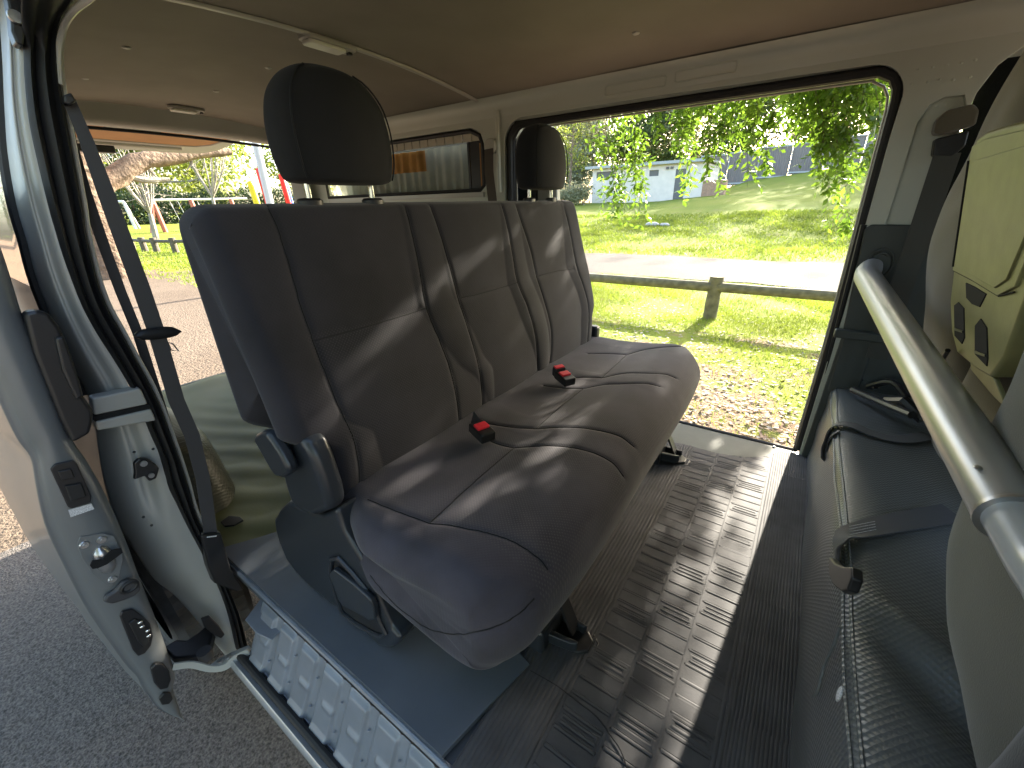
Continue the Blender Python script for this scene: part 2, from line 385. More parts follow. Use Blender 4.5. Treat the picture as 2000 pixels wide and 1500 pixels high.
# ================================================================== PARK
# log rail fence beyond the far doorway
def log_mesh(mb, p0, p1, r, n=12, seed=0):
    rg = np.random.default_rng(seed); p0, p1 = Vector(p0), Vector(p1); N = 14
    mb.tube([p0.lerp(p1, i/N) for i in range(N+1)], [r*(1+rg.uniform(-.05, .05)) for i in range(N+1)], n)
A = Vector(P(1178, 541, 2, GZ+.42)); B_ = Vector(P(1632, 575, 2, GZ+.42)); dr = (B_-A).normalized()
root = thing('rail_fence', (-.9, 5.95, GZ), 'low weathered log rail fence running across the grass beyond the far doorway', 'fence')
pc = Vector(P(1385, 622, 2, GZ))
for k, s in ((0, 1), (-2.9, 2), (2.9, 3)):
    q = pc+Vector((dr.x, dr.y, 0))*k; m = MB(); log_mesh(m, (q.x, q.y, GZ-.1), (q.x+.01, q.y, GZ+.56), .085, 14, s)
    m.build('post', 'wood_post', root)
m = MB(); mid = Vector(P(1395, 560, 1, pc.y)); log_mesh(m, mid-dr*3.4+Vector((0, -.02, 0)), mid+dr*3.4+Vector((0, -.02, 0)), .062, 12, 9)
m.build('rail', 'wood_post', root)

# bollard fence behind the van
root = thing('bollard_fence', (-20, 5.9, -.4), 'knee-high fence of dark timber bollards joined by one rail, seen past the seat belt', 'fence')
bp = [P(x, y, 0, -20+dx) for x, y, dx in ((258, 482, -3), (283, 488, -2), (307, 492, -1), (346, 499, 0), (400, 505, 1))]
tops = []
for i, p in enumerate(bp):
    zb = float(gz(p[0], p[1])); m = MB(); log_mesh(m, (p[0], p[1], zb-.1), (p[0], p[1], zb+.55), .11, 10, i); m.build('bollard', 'wood_dark', root); tops.append((p[0]-.05, p[1], zb+.42))
m = MB(); m.tube(tops, .06, 8); m.build('rail', 'wood_dark', root)

# toilet block / shed
Ys = 34.; sx = P(1155, 392, 1, Ys)[0]; sx2 = P(1368, 388, 1, Ys)[0]; sx3 = P(1412, 386, 1, Ys)[0]; zb = .86
root = thing('park_shed', ((sx+sx2)/2, Ys, zb), 'long white block shed with a flat pale roof at the foot of the grassy bank', 'shed')
def hole(x0, x1, z0, z1): return [(x0, z0), (x1, z0), (x1, z1), (x0, z1)]
fx = lambda px: P(px, 360, 1, Ys)[0]
w1 = hole(fx(1164), fx(1200), 2.62, 3.06); w2 = hole(fx(1266), fx(1284), 2.55, 2.95); dr_ = hole(fx(1317), fx(1337), .9, 2.92)
m = MB(); plate(m, [[(sx, zb-.5), (sx2, zb-.5), (sx2, 3.28), (sx, 3.34)], w1, w2, dr_], lambda x, z: (x, Ys, z), (0, .2, 0))
m.box(sx, sx+.2, Ys+.2, Ys+5, zb-.5, 3.3); m.box(sx, sx2, Ys+5, Ys+5.2, zb-.5, 3.3); m.box(sx2-.2, sx2, Ys+.2, Ys+5, zb-.5, 3.25); m.build('wall', 'shed_wall', root, smooth=False)
m = MB(); m.box(sx-.5, sx2+.3, Ys-.35, Ys+5.4, 3.34, 3.46); m.box(sx-.52, sx2+.32, Ys-.37, Ys-.352, 3.28, 3.47); m.build('roof', 'shed_roof', root, smooth=False)
for w in (w1, w2):
    m = MB(); m.box(w[0][0], w[1][0], Ys+.1, Ys+.14, w[0][1], w[2][1]); m.build('window', 'shed_door', root, smooth=False)
m = MB(); m.box(dr_[0][0], dr_[1][0], Ys+.06, Ys+.1, .9, 2.92); m.build('door', 'shed_door', root, smooth=False)
m = MB(); m.box(sx2+.004, sx3, Ys+.02, Ys+.9, zb-.5, 2.1); m.build('brick_wall', 'shed_brick', root, smooth=False)
for i in range(2): m = MB(); m.box(fx(1298)+i*.32, fx(1298)+i*.32+.18, Ys-.12, Ys-.002, 2.95, 3.1); m.build('wall_lamp', 'shed_door', root, smooth=False)

# metal panel fence on top of the bank: one thing, panels and posts its parts
Yf = 46.5; root = thing('panel_fence', (-3, Yf, 3), 'tall grey corrugated metal fence along the top of the bank above the shed', 'fence')
x = P(1368, 330, 1, Yf)[0]; k = 0
while x < 6:
    m = MB(); zt = 5.0+.04*x+.12*(k//2); N = 26; zz = float(gz(x+1.2, Yf))-.1
    pts = [(x+2.35*i/N, Yf+(.03 if i % 2 else -.03)) for i in range(N+1)]
    m.rings([[(px_, py_, zz) for px_, py_ in pts], [(px_, py_, zt) for px_, py_ in pts]], closed=False); m.build('panel', 'fence_metal', root, smooth=False)
    m = MB(); m.box(x-.05, x, Yf-.08, Yf+.08, zz, zt+.06); m.box(x, x+2.35, Yf-.09, Yf-.05, zt-.04, zt+.05); m.box(x, x+2.35, Yf-.09, Yf-.05, zz+.1, zz+.22); m.build('frame', 'fence_post', root, smooth=False)
    x += 2.42; k += 1

# two rocks on the lawn
for i, (px, py, s, l) in enumerate(((1276, 421, .28, 'pale rock lying on the lawn, the left one of a close pair'), (1300, 419, .2, 'smaller pale rock lying on the lawn right of its neighbour'))):
    p = P(px, py, 1, 20.5); zr = float(gz(p[0], 20.5)); m = MB(); m.sphere((p[0], 20.5, zr+.03), s, 6, (1.2, .8, .5)); o = m.build('rock', 'rock'); tag(o, l, 'rock', 'rocks on the lawn')

# swing frames, pole, playground posts
def frame(name, mat, label, group, parts):
    r0 = thing(name, parts[0][1][0], label, 'swing', group)
    for nm, pts, rad, mt in parts: MB().tube(pts, rad, 8).build(nm, mt or mat, r0)
    return r0
zs = lambda x, y: float(gz(x, y))
a1 = P(224, 395, 0, -30); t1 = P(241, 394, 0, -30); b1 = P(265, 447, 0, -30); b2 = P(272, 446, 0, -31)
frame('swing_frame', 'white_metal', 'pale swing frame with splayed legs standing before the dark hedge, leftmost', 'swing frames',
      [('leg', [t1, b1], .07, None), ('leg', [t1, b2], .07, None), ('top_bar', [t1, (t1[0]-3, t1[1]-3.2, t1[2])], .07, None), ('chain', [(t1[0]-1, t1[1]-1, t1[2]), (t1[0]-1, t1[1]-1, t1[2]-1.2)], .03, None)])
t2 = P(297, 391, 0, -31); t3 = P(372, 390, 0, -31); t4 = P(450, 388, 0, -31); t5 = P(482, 388, 0, -31)
frame('swing_frame', 'white_metal', 'long swing frame with red end posts and a thin white top bar', 'swing frames',
      [('top_bar', [t2, t5], .06, None)]+[('post', [t, (t[0], t[1]+dy, zs(t[0], t[1])-.1)], .13, 'red_metal') for t, dy in ((t2, .15), (t2, -.5), (t3, .2), (t4, .2))] +
      [('chain', [(t2[0], t2[1]+d, t2[2]), (t2[0], t2[1]+d+.25, t2[2]-1.3)], .02, None) for d in (.8, 1.2, 1.8, 2.2)])
p = P(527, 395, 0, -9); m = MB(); m.tube([(p[0], p[1], GZ-.2), (p[0], p[1], 1), (p[0], p[1], 3.2)], .07, 16); tag(m.build('white_pole', 'white_metal'), 'plain pale grey metal pole standing between the coloured play posts', 'pole')
for px, py, rad, mt, l in ((487, 354, .16, 'play_yellow', 'yellow playground post, leftmost and shortest of the coloured posts'), (503, 328, .16, 'play_red', 'tall red playground post just left of the pale pole'),
                       (547, 340, .14, 'play_red', 'red playground post right of the pale pole beside the head restraint'), (556, 356, .12, 'play_blue', 'blue playground post against the right side of a red one')):
    p = P(px, py, 0, -24); m = MB(); zb_ = zs(p[0], p[1]); m.tube([(p[0], p[1]+.25, zb_-.1), (p[0], p[1]+.05, p[2]-.2), (p[0], p[1], p[2])], [rad, rad, rad*.7], 12); tag(m.build('play_post', mt), l, 'playground post', 'coloured playground posts')

# ---- trees
def limb(mb, pts, r0, r1, n=9, knob=.0, seed=0):
    rg = np.random.default_rng(seed); c = spline(pts, 16); mb.tube(c, [max(.004, (r0+(r1-r0)*i/15)*(1+knob*rg.uniform(-1, 1))) for i in range(16)], n)
def crown_pts(n, clumps, rg, spread):
    c = np.array(clumps); k = rg.integers(0, len(c), n); return c[k, :3]+rg.normal(size=(n, 3))*c[k, 3:4]*spread
def tree(name, x, y, h, w, mat, bark, label, group, n=5200, leaf=.3, seed=0, trunk=.16, low=.25, dens=1., cat='tree'):
    rg = np.random.default_rng(seed); z0 = float(gz(x, y)); r = thing(name, (x, y, z0), label, cat, group)
    m = MB(); lean = rg.normal(scale=.05*h, size=2); top = (x+lean[0], y+lean[1], z0+h*.85)
    limb(m, [(x, y, z0-.2), (x+lean[0]*.3, y+lean[1]*.3, z0+h*.35), top], trunk, trunk*.3, 9, .08, seed); cl = []
    nb = 13
    for i in range(nb):
        t = low+(.9-low)*i/nb; a = rg.uniform(0, 2*math.pi); L = w*.5*rg.uniform(.6, 1.05)*math.sin(math.pi*(.25+.6*(i+.5)/nb))
        s0 = Vector((x+lean[0]*t, y+lean[1]*t, z0+h*t)); e_ = s0+Vector((math.cos(a)*L, math.sin(a)*L, h*rg.uniform(.05, .2)))
        limb(m, [s0, s0.lerp(e_, .5)+Vector((0, 0, -.03*h)), e_], trunk*.4, trunk*.08, 6, .05, seed+i)
        for q in range(4):
            f = rg.uniform(.4, 1.1); c = s0.lerp(e_, f)+Vector(rg.normal(scale=w*.06, size=3)); cl.append((c.x, c.y, c.z, w*rg.uniform(.05, .12)))
    m.build('trunk', bark, r)
    cen = crown_pts(int(n*dens), cl, rg, 1.0); v, f = leaves(cen, leaf, .55, .3, rg); npmesh('crown', v, f, mat, r, smooth=False)
    return r
G1, G2 = 'trees beyond the shed and bank', 'trees of the park behind the van'
bt = [(-31, 56, 17, 11, 'leaf_grey', 'tall thin-leaved gum tree at the far left of the lawn beyond the shed'), (-25, 48, 13, 9, 'leaf_grey', 'grey-green gum tree behind the left end of the white shed'),
      (-19, 52, 12, 10, 'leaf_far', 'rounded green tree showing just above the roof of the white shed'), (-14, 58, 19, 12, 'leaf_grey', 'very tall pale gum tree behind the middle of the shed'),
      (-8, 54, 16, 12, 'leaf_far', 'broad green tree where the shed meets the metal fence'), (-2, 60, 20, 13, 'leaf_grey', 'tall pale gum tree behind the middle of the metal fence'),
      (4, 55, 17, 12, 'leaf_far', 'dense green tree above the right end of the metal fence'), (10, 62, 19, 14, 'leaf_grey', 'large gum tree farthest right above the bank')]
for i, (x, y, h, w, mt, l) in enumerate(bt): tree('gum_tree', x*1.22, y+14, h*.98, w*1.2, mt, 'bark_pale', l, G1, 10500, .50, 100+i, .3, .16, .95)
tree('gum_tree', -21.5, 42, 8.5, 4.2, 'leaf_lime', 'bark', 'slim lime-green tree with a brown trunk left of the shed', G1, 1600, .22, 131, .16, .3)
# shrubs left of the shed
for i, (px, l) in enumerate(((1085, 'low pale green shrub behind the far head restraint'), (1112, 'rounded leafy shrub between the head restraint and the shed'), (1138, 'low leafy shrub against the left end of the shed'))):
    p = P(px, 392, 1, 31); rg = np.random.default_rng(i+5); r = thing('shrub', (p[0], 31, zs(p[0], 31)), l, 'shrub', 'shrubs beside the shed')
    cl = [(p[0]+rg.normal()*.5, 31+rg.normal()*.4, zs(p[0], 31)+.5+rg.uniform(0, .55), .28) for _ in range(9)]; v, f = leaves(crown_pts(1500, cl, rg, 1), .16, .6, 0, rg); npmesh('foliage', v, f, 'leaf_grey', r, smooth=False)
    MB().tube([(p[0], 31, zs(p[0], 31)-.1), (p[0]+.05, 31, zs(p[0], 31)+.6)], .04, 6).build('stem', 'bark', r)
# park trees behind
for i, (x, y, h, w, l) in enumerate(((-46, 7, 12, 12, 'lime green spreading tree behind the leftmost swing frame'), (-44, 14, 10, 11, 'lime green bushy tree behind the long swing frame'), (-50, 21, 13, 13, 'yellow-green tree above the coloured play posts'),
                                    (-48, 29, 12, 12, 'yellow-green tree right of the pale pole'), (-55, 0, 15, 13, 'tall green tree half hidden behind the leaning trunk'), (-58, 13, 16, 15, 'tallest green tree standing far behind the swings'))):
    tree('park_tree', x, y, h, w, ('leaf_lime', 'leaf_lime', 'leaf_lime', 'leaf_lime', 'leaf_far', 'leaf_far')[i], 'bark_pale', l, G2, 6500, .38, 200+i, .25, .12)
rg = np.random.default_rng(3); r = thing('hedge', (-39, 12, 0), 'long dark green hedge running behind the swing frames', 'hedge')
cen = np.stack([rg.uniform(-40.5, -38.5, 26000), rg.uniform(2, 34, 26000), rg.uniform(-.3, 1, 26000)], 1); cen[:, 2] = .1+(cen[:, 2]+.3)*1.75*(1+.12*np.sin(cen[:, 1]*2.1)); v, f = leaves(cen, .2, .6, 0, rg); npmesh('foliage', v, f, 'leaf_dark', r, smooth=False)
m = MB()
for i in range(9): m.tube([(-39.5, 4+i*3.4, 0), (-39.5, 4.1+i*3.4, 1.7)], .06, 6)
m.build('stems', 'bark', r)
def bare(px, py, X0, h, l, seed):
    p = P(px, py, 0, X0); z0 = zs(p[0], p[1]); rg = np.random.default_rng(seed); r = thing('bare_tree', (p[0], p[1], z0), l, 'tree', 'small leafless trees by the swings'); m = MB()
    base = Vector((p[0], p[1], z0-.1)); fork = base+Vector((.1, .1, h*.3)); limb(m, [base, base.lerp(fork, .5)+Vector((.04, 0, 0)), fork], .14, .09, 8, .05)
    for i in range(11):
        a = rg.uniform(0, 6.28); e_ = fork+Vector((math.cos(a)*h*.28*rg.uniform(.4, 1), math.sin(a)*h*.28*rg.uniform(.4, 1), h*rg.uniform(.4, .7))); md = fork.lerp(e_, .5)+Vector((0, 0, -.04*h)); limb(m, [fork, md, e_], .05, .012, 5)
        for q in range(5): s0 = fork.lerp(e_, rg.uniform(.3, .9)); limb(m, [s0, s0+Vector(rg.normal(size=3))*.12*h+Vector((0, 0, .1*h))], .02, .006, 4)
    m.build('branches', 'bark_pale', r)
bare(296, 445, -26, 4.6, 'small leafless tree in front of the swing frame by its red post', 1); bare(414, 400, -30, 6.5, 'taller leafless tree left of the yellow play post', 2)
# big leaning tree with one long limb
r = thing('leaning_tree', (-14.5, 2.7, GZ), 'big rough-barked tree leaning over the track with a long bare limb to the right', 'tree'); m = MB()
q = lambda px, py, X0=-14.5: Vector(P(px, py, 0, X0))
zb_ = zs(-14.5, 2.8)
b0 = q(200, 490); b0.z = zb_-.1
limb(m, [b0, q(186, 440), q(158, 360), q(128, 260), q(90, 120)], .62, .42, 16, .05, 2)
limb(m, [q(205, 492), q(195, 440), q(178, 400)], .38, .2, 12, .08, 3)
m.build('trunk', 'bark', r); m = MB()
limb(m, [q(150, 385), q(190, 362), q(232, 343), q(252, 326), q(285, 312), q(335, 308), q(382, 300), q(450, 296)], .30, .09, 12, .12, 4)
m.build('limb', 'bark', r); m = MB()
limb(m, [q(245, 335), q(262, 346), q(290, 352), q(332, 350)], .12, .04, 8, .1, 5); limb(m, [q(282, 314), q(290, 330), q(305, 345)], .05, .02, 6); limb(m, [q(372, 303), q(374, 318), q(366, 332)], .05, .015, 6); m.build('side_branch', 'bark_pale', r)
rg = np.random.default_rng(77); cl = [(-14.5+rg.normal()*2.5, 3+rg.uniform(-1, 6), 5.5+rg.uniform(-1.2, 2.5), .6) for _ in range(50)]; v, f = leaves(crown_pts(9000, cl, rg, 1), .16, .5, .3, rg); npmesh('crown', v, f, 'leaf_lime', r, smooth=False)

# ---- drooping branches hanging close by the far doorway; they also dapple the sun
r = thing('drooping_tree', (4.6, 4.4, GZ), 'drooping branches of bright green pointed leaves hanging outside the far doorway', 'tree')
rg = np.random.default_rng(21); m = MB(); LC = []; LD = []
def strand(x0, y0, x1, y1, Yd, up=.9, sub=7, den=1.):
    b = Vector(P(x1, y1, 1, Yd)); a_ = Vector(P(x0, y0, 1, Yd)); a_ = a_+Vector((rg.normal()*.05, rg.normal()*.2, 0))
    a0 = a_+Vector((rg.uniform(.0, .25), rg.normal()*.15, up)); pts = spline([a0, a_, a_.lerp(b, .55)+Vector((rg.normal()*.04, rg.normal()*.05, 0)), b], 26)
    m.tube(pts, [.004-.0028*i/25 for i in range(26)], 5)
    for s in range(sub):
        t = rg.uniform(.25, .97); p0 = pts[int(t*25)]; d = np.array([rg.normal()*.55, rg.normal()*.8, -rg.uniform(.5, 1.8)]); d /= np.linalg.norm(d); L = rg.uniform(.09, .24); k = int(L/.026*den)
        e_ = p0+d*L; m.tube([p0, (p0+e_)/2+np.array([0, 0, .012]), e_], [.0018, .0013, .0008], 4)
        side = np.cross(d, rg.normal(size=3)); side /= np.linalg.norm(side)
        for j in range(k):
            u = (j+.6)/k; LC.append(p0+d*L*u); LD.append(d*.7+side*(1 if j % 2 else -1)*.9)
    for j in range(int(30*den)):
        i = rg.integers(5, 26); d = np.array([rg.normal(), rg.normal(), -.6]); LC.append(pts[i]); LD.append(d/np.linalg.norm(d))
ST = [(1190, 190, 1182, 400), (1205, 180, 1200, 430), (1225, 170, 1218, 452), (1245, 175, 1240, 425), (1262, 170, 1262, 395), (1215, 260, 1186, 420), (1285, 165, 1290, 250), (1230, 200, 1250, 440),
      (1320, 150, 1322, 300), (1342, 150, 1333, 392), (1360, 145, 1352, 360), (1385, 140, 1380, 345), (1400, 140, 1404, 385), (1420, 140, 1415, 250), (1440, 135, 1440, 290), (1460, 135, 1460, 365), (1478, 130, 1474, 250), (1500, 130, 1500, 345), (1520, 130, 1515, 270), (1538, 125, 1530, 230), (1560, 120, 1556, 240), (1350, 140, 1400, 300), (1430, 130, 1470, 290),
      (1585, 110, 1600, 345), (1605, 110, 1618, 370), (1625, 110, 1634, 385), (1645, 110, 1650, 365), (1660, 110, 1665, 330), (1680, 105, 1672, 300), (1700, 100, 1690, 280), (1715, 100, 1700, 320), (1730, 100, 1708, 360), (1640, 120, 1600, 300), (1590, 120, 1640, 320), (1670, 380, 1655, 450), (1560, 120, 1590, 260), (1740, 110, 1725, 240), (1700, 120, 1655, 270)]
ST += [(x_, 110, x_+rg.uniform(-10, 10), y_) for x_, y_ in [(rg.uniform(1570, 1735), rg.uniform(210, 310)) for _ in range(6)]+[(rg.uniform(1440, 1570), rg.uniform(190, 260)) for _ in range(3)]]
ST += [(x_, 120, x_+rg.uniform(-12, 12), y_) for x_, y_ in [(rg.uniform(1290, 1560), rg.uniform(200, 290)) for _ in range(11)]+[(rg.uniform(1580, 1735), rg.uniform(190, 300)) for _ in range(8)]+[(rg.uniform(1180, 1290), rg.uniform(230, 380)) for _ in range(2)]]
for i, (x0, y0, x1, y1) in enumerate(ST): strand(x0, y0, x1, y1, rg.uniform(4.6, 5.6), rg.uniform(.5, 1.0), 21)
CC = [(rg.uniform(-2.5, 1.7), rg.uniform(3.2, 4.3), rg.uniform(.02, 1.15)) for _ in range(64)]
for i in range(110): # sprays added above the doorway's view to shade the seats
    q0 = CC[i % 64]; xx = q0[0]+rg.normal()*.13; yy = q0[1]+rg.normal()*.1; b = Vector((xx, yy, .85+yy*.19+.04+abs(q0[2]+rg.normal()*.12))); a0 = b+Vector((rg.normal()*.2, rg.normal()*.2, rg.uniform(.5, .9)))
    pts = spline([a0, (a0+b)/2+Vector((.05, 0, 0)), b], 26); m.tube(pts, [.004-.0028*k/25 for k in range(26)], 5)
    for s in range(9):
        p0 = pts[rg.integers(3, 26)]; d = np.array([rg.normal()*.8, rg.normal()*.8, -.8]); d /= np.linalg.norm(d); side = np.cross(d, rg.normal(size=3)); side /= np.linalg.norm(side)
        for j in range(12): LC.append(p0+d*.22*(j+.6)/12); LD.append(d*.7+side*(1 if j % 2 else -1)*.9)
# unseen higher boughs, added above the doorway's view to hold off low sun
BC = [(rg.uniform(-2.3, 2.0), rg.uniform(3.85, 4.45), rg.uniform(0, 1)) for _ in range(76)]
BC += [(rg.uniform(-1.7, 1.5), rg.uniform(4.85, 5.4), rg.uniform(0, .5)) for _ in range(20)]
FC = []
for bx_, by_, bt in BC:
    zl = .85+.19*by_+.09; k = 100; FC.append(np.stack([bx_+rg.normal(size=k)*.13, by_+rg.normal(size=k)*.10, zl+np.abs(bt*1.35+rg.normal(size=k)*.12)], 1))
for i in range(0, 76, 4): q1, q2 = Vector(FC[i].mean(0)), Vector(FC[i+1].mean(0)); m.tube([q1, q1.lerp(q2, .5)+Vector((0, 0, .1)), q2], .008, 5)
m.build('twigs', 'twig', r)
FC = np.concatenate(FC); v, f = leaves(FC, .075, .5, .2, rg); npmesh('high_crown', v, f, 'leaf_near', r, smooth=False)
v, f = leaves(np.array(LC), .076, .42, .1, rg, np.array(LD)); npmesh('crown', v, f, 'leaf_near', r, smooth=False)
m = MB(); limb(m, [(4.6, 4.4, GZ-.2), (4.4, 4.3, 1.2), (3.6, 4.2, 2.6), (1.4, 4.0, 3.0), (-1, 3.9, 3.0), (-3.4, 4.0, 2.7)], .2, .03, 12, .05); limb(m, [(3.6, 4.2, 2.6), (2.2, 4.6, 3.1), (.2, 4.8, 2.9)], .08, .02, 8); m.build('trunk', 'bark', r)

# ================================================================== VAN
VAN = thing('van', (-.8, .9, GZ), 'silver van standing open with its sliding doors and tailgate open', 'van')
YW, YS = 1.60, 1.636     # far wall face, far sill
# floor
m = MB(); m.prism([(-2.57, .232, -.004), (.9, .232, -.004), (.9, YS, -.004), (-2.57, YS, -.004)], (0, 0, -.03)); m.build('floor', 'floor_paint', VAN)
# roof shell and lining
def roofz(y): return 1.238+.052*(1-np.clip((y-.92)/.68, -1, 1)**2)
xs = np.linspace(-2.62, 1.3, 40); ys = np.linspace(.275, 1.575, 26); X, Y = np.meshgrid(xs, ys, indexing='ij')
npmesh('roof_lining', np.stack([X, Y, roofz(Y)+.0015*np.sin(X*5)*np.sin(Y*7)], -1).reshape(-1, 3), gridf(40, 26), 'lining', VAN)
ys = np.linspace(.2, 1.68, 26); X, Y = np.meshgrid(xs, ys, indexing='ij')
npmesh('roof_skin', np.stack([X, Y, roofz(Y)+.05-.95*np.maximum(0, np.abs(Y-.94)-.63)], -1).reshape(-1, 3), gridf(40, 26), 'paint_outer', VAN)
m = MB(); yy = np.linspace(.30, 1.57, 24); m.tube([(-1.235, y, float(roofz(y))-.002) for y in yy], .011, 8, flat=.5, up=(0, 0, 1)); m.build('roof_joint_strip', 'paint_cream', VAN)
for px, py in ((245, 88), (165, 150), (525, 138), (423, 183), (1243, 53)):
    p = P(px, py, 2, 1.282); m = MB(); m.sphere((p[0], p[1], float(roofz(p[1]))), .011, 6, (1, 1, .35)); m.build('lining_clip', 'paint_cream', VAN)
# front cabin shell: windscreen frame and dash keep it a room
m = MB(); m.box(1.25, 1.3, .25, 1.6, -.1, .45); m.build('dashboard', 'plastic_black', VAN)

# far side wall: header, panel, front pillar
prof = [(1.555, 1.242), (1.585, 1.236), (1.595, 1.222), (1.597, 1.20), (1.599, 1.182), (1.604, 1.168), (1.616, 1.158), (1.634, 1.150), (1.645, 1.140), (1.66, 1.138), (1.68, 1.2)]
m = MB(); xx = np.r_[np.linspace(-2.6, -.2, 12), np.linspace(0, 1.2, 16)]
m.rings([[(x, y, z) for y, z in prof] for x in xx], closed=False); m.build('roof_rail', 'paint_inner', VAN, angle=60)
def arc(cx, cz, r, a0, a1, n=9): return [(cx+r*math.cos(math.radians(a0+(a1-a0)*i/(n-1))), cz+r*math.sin(math.radians(a0+(a1-a0)*i/(n-1)))) for i in range(n)]
op = [(-1.10, .02), (-1.10, .8)]+arc(-1.04, 1.078, .06, 180, 90)+[(-.5, 1.138)]+arc(.038, 1.078, .06, 90, 3)+[(.10, .98), (.112, .45), (.112, .02)]
op = [(-1.10, -.05)]+op[1:-1]+[(.112, -.05)]
qw = [(-2.42, .905), (-1.262, .905), (-1.232, .93), (-1.232, 1.09), (-1.25, 1.135), (-1.30, 1.156), (-2.42, 1.156)]
rp = [(-.05, 0), (0, 0)]
# the wall's right edge follows the front door arch
outer = [(-2.62, -.03), (-1.13, -.03), (-1.13, .8)]+arc(-1.04, 1.078, .087, 180, 90)+[(-.5, 1.165)]+arc(.038, 1.078, .081, 88, 3)+[(.118, .98), (.128, .45), (.128, -.03), (.30, -.03), (.262, .5), (.25, 1.0), (.256, 1.07), (.275, 1.12), (.32, 1.165), (.40, 1.19), (.62, 1.2), (-2.62, 1.2)]
recess = [(.165, .70), (.165, 1.02), (.178, 1.055), (.20, 1.068), (.236, 1.068), (.246, 1.04), (.246, .70)]
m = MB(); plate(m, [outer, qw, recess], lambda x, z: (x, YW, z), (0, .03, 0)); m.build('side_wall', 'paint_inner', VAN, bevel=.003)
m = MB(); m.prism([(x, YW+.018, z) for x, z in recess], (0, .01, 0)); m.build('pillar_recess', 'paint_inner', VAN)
# pressings on the header, spot welds on the pillar
for a_, b_, c_, d_ in (((1180, 170), (1300, 143), (1300, 170), (1180, 187)), ((1318, 138), (1437, 120), (1437, 141), (1318, 159))):
    q4 = [Vector(P(*s, 1, YW-.008)) for s in (a_, b_, c_, d_)]; cx = sum((v for v in q4), Vector())/4; wd = (q4[1]-q4[0]).length; hg = (q4[0]-q4[3]).length
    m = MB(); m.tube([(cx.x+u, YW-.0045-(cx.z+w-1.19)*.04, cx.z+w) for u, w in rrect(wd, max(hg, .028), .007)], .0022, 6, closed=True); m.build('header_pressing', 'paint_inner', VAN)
m = MB()
for px, py in ((1792, 135), (1822, 131), (1850, 127), (1878, 122), (1905, 117), (1835, 155), (1862, 156), (1780, 165), (1812, 160), (1895, 150), (1812, 208), (1828, 207), (1845, 205), (920, 232), (940, 222), (965, 216), (985, 224), (1000, 212), (1012, 230), (1762, 52), (1640, 90)):
    p = P(px, py, 1, YW-.0005); m.sphere(p, .0035, 4, (1, .35, 1))
m.build('spot_weld', 'paint_inner', VAN)
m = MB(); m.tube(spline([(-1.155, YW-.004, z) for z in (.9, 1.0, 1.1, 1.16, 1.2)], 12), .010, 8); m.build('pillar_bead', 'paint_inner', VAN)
m = MB(); m.box(.26, 1.25, YW+.035, YW+.06, -.1, .60); fd = m.build('front_door', 'plastic_trim', VAN); m = MB(); m.box(.262, 1.25, YW+.045, YW+.05, .602, 1.2); m.build('window_glass', 'glass_dark', fd)
# black seal round the doorway
sp = [(-1.115, YS-.01, -.01)]+[(x-.012 if x < -1.05 else (x+.012 if x > .05 else x), YS-.018, z+(.008 if z > 1.1 else 0)) for x, z in op[1:-1]]+[(.125, YS-.018, .02)]
c = spline(sp, 120); m = MB(); m.tube(c, .0135, 10); m.tube(c+np.array([0, .026, 0]), .010, 8); m.build('door_seal', 'rubber_black', VAN)
m = MB(); c2 = [(x*1.0+(.014 if x < -.5 else -.014), y+.03, z-(.014 if z > 1.05 else 0)) for x, y, z in c]; m.tube(c2, .0035, 6); m.build('door_frame_edge', 'paint_cream', VAN)
m = MB(); m.tube([(-1.12, YS, -.002), (.11, YS, -.002)], .010, 8); m.box(-1.1, .11, YS+.012, YS+.05, -.05, -.03); m.build('sill_seal', 'rubber_black', VAN)
m = MB(); m.prism([(-.62, 1.40, .0), (-.30, 1.455, .0), (-.22, 1.44, 0), (-.115, 1.448, .0), (-.02, 1.49, .0), (.05, 1.55, .0), (.1, 1.585, 0), (.11, 1.622, 0), (-.62, 1.622, 0)], (0, 0, .003)); m.build('sill_plate', 'floor_plate', VAN)
m = MB()
for px, py in ((1398, 889), (1512, 872)): p = P(px, py, 2, .006); m.sphere((p[0], p[1], .004), .006, 5, (1, 1, .6))
m.build('sill_plate_screw', 'plastic_black', VAN)
# rear quarter window: frame, sheets painted as reflections, glass, sliding sash
m = MB(); m.box(-2.4, -1.24, YW-.012, YW+.01, .885, .905); m.build('window_sill', 'paint_cream', VAN)
m = MB(); N = 150; c = [(-2.42+1.18*i/N, YW+.045+.006*math.sin(i*.9)+.004*math.sin(i*.37)) for i in range(N+1)]
m.rings([[(x, y, .91) for x, y in c], [(x, y, 1.105) for x, y in c]], closed=False); m.cur = 0; cu = m.build('curtain', ['curtain_green', 'curtain_orange'], VAN)
me = cu.data
for pl in me.polygons:
    x = pl.center.x; pl.material_index = 0
m = MB(); c = [(-2.42+1.18*i/N, YW+.036+.006*math.sin(i*.9)+.004*math.sin(i*.37)) for i in range(N+1)]
for i0, i1, z0 in ((62, 102, 1.01), (136, 150, .91)):
    m = MB(); cc = c[i0:i1+1]; m.rings([[(x, y, z0) for x, y in cc], [(x, y, 1.10) for x, y in cc]], closed=False); m.build('curtain_panel', 'curtain_orange', cu)
m = MB(); N = 22; 
for i in range(N): m.box(-2.42+1.17*i/N, -2.42+1.17*(i+.86)/N, YW+.012, YW+.022, 1.108, 1.138)
m.build('curtain_heading', 'curtain_rail', VAN)
m = MB(); m.box(-1.335, -1.245, YW+.03, YW+.05, .905, 1.12); m.box(-1.35, -1.338, YW+.028, YW+.052, .905, 1.11); m.build('window_sash', 'plastic_black', VAN)
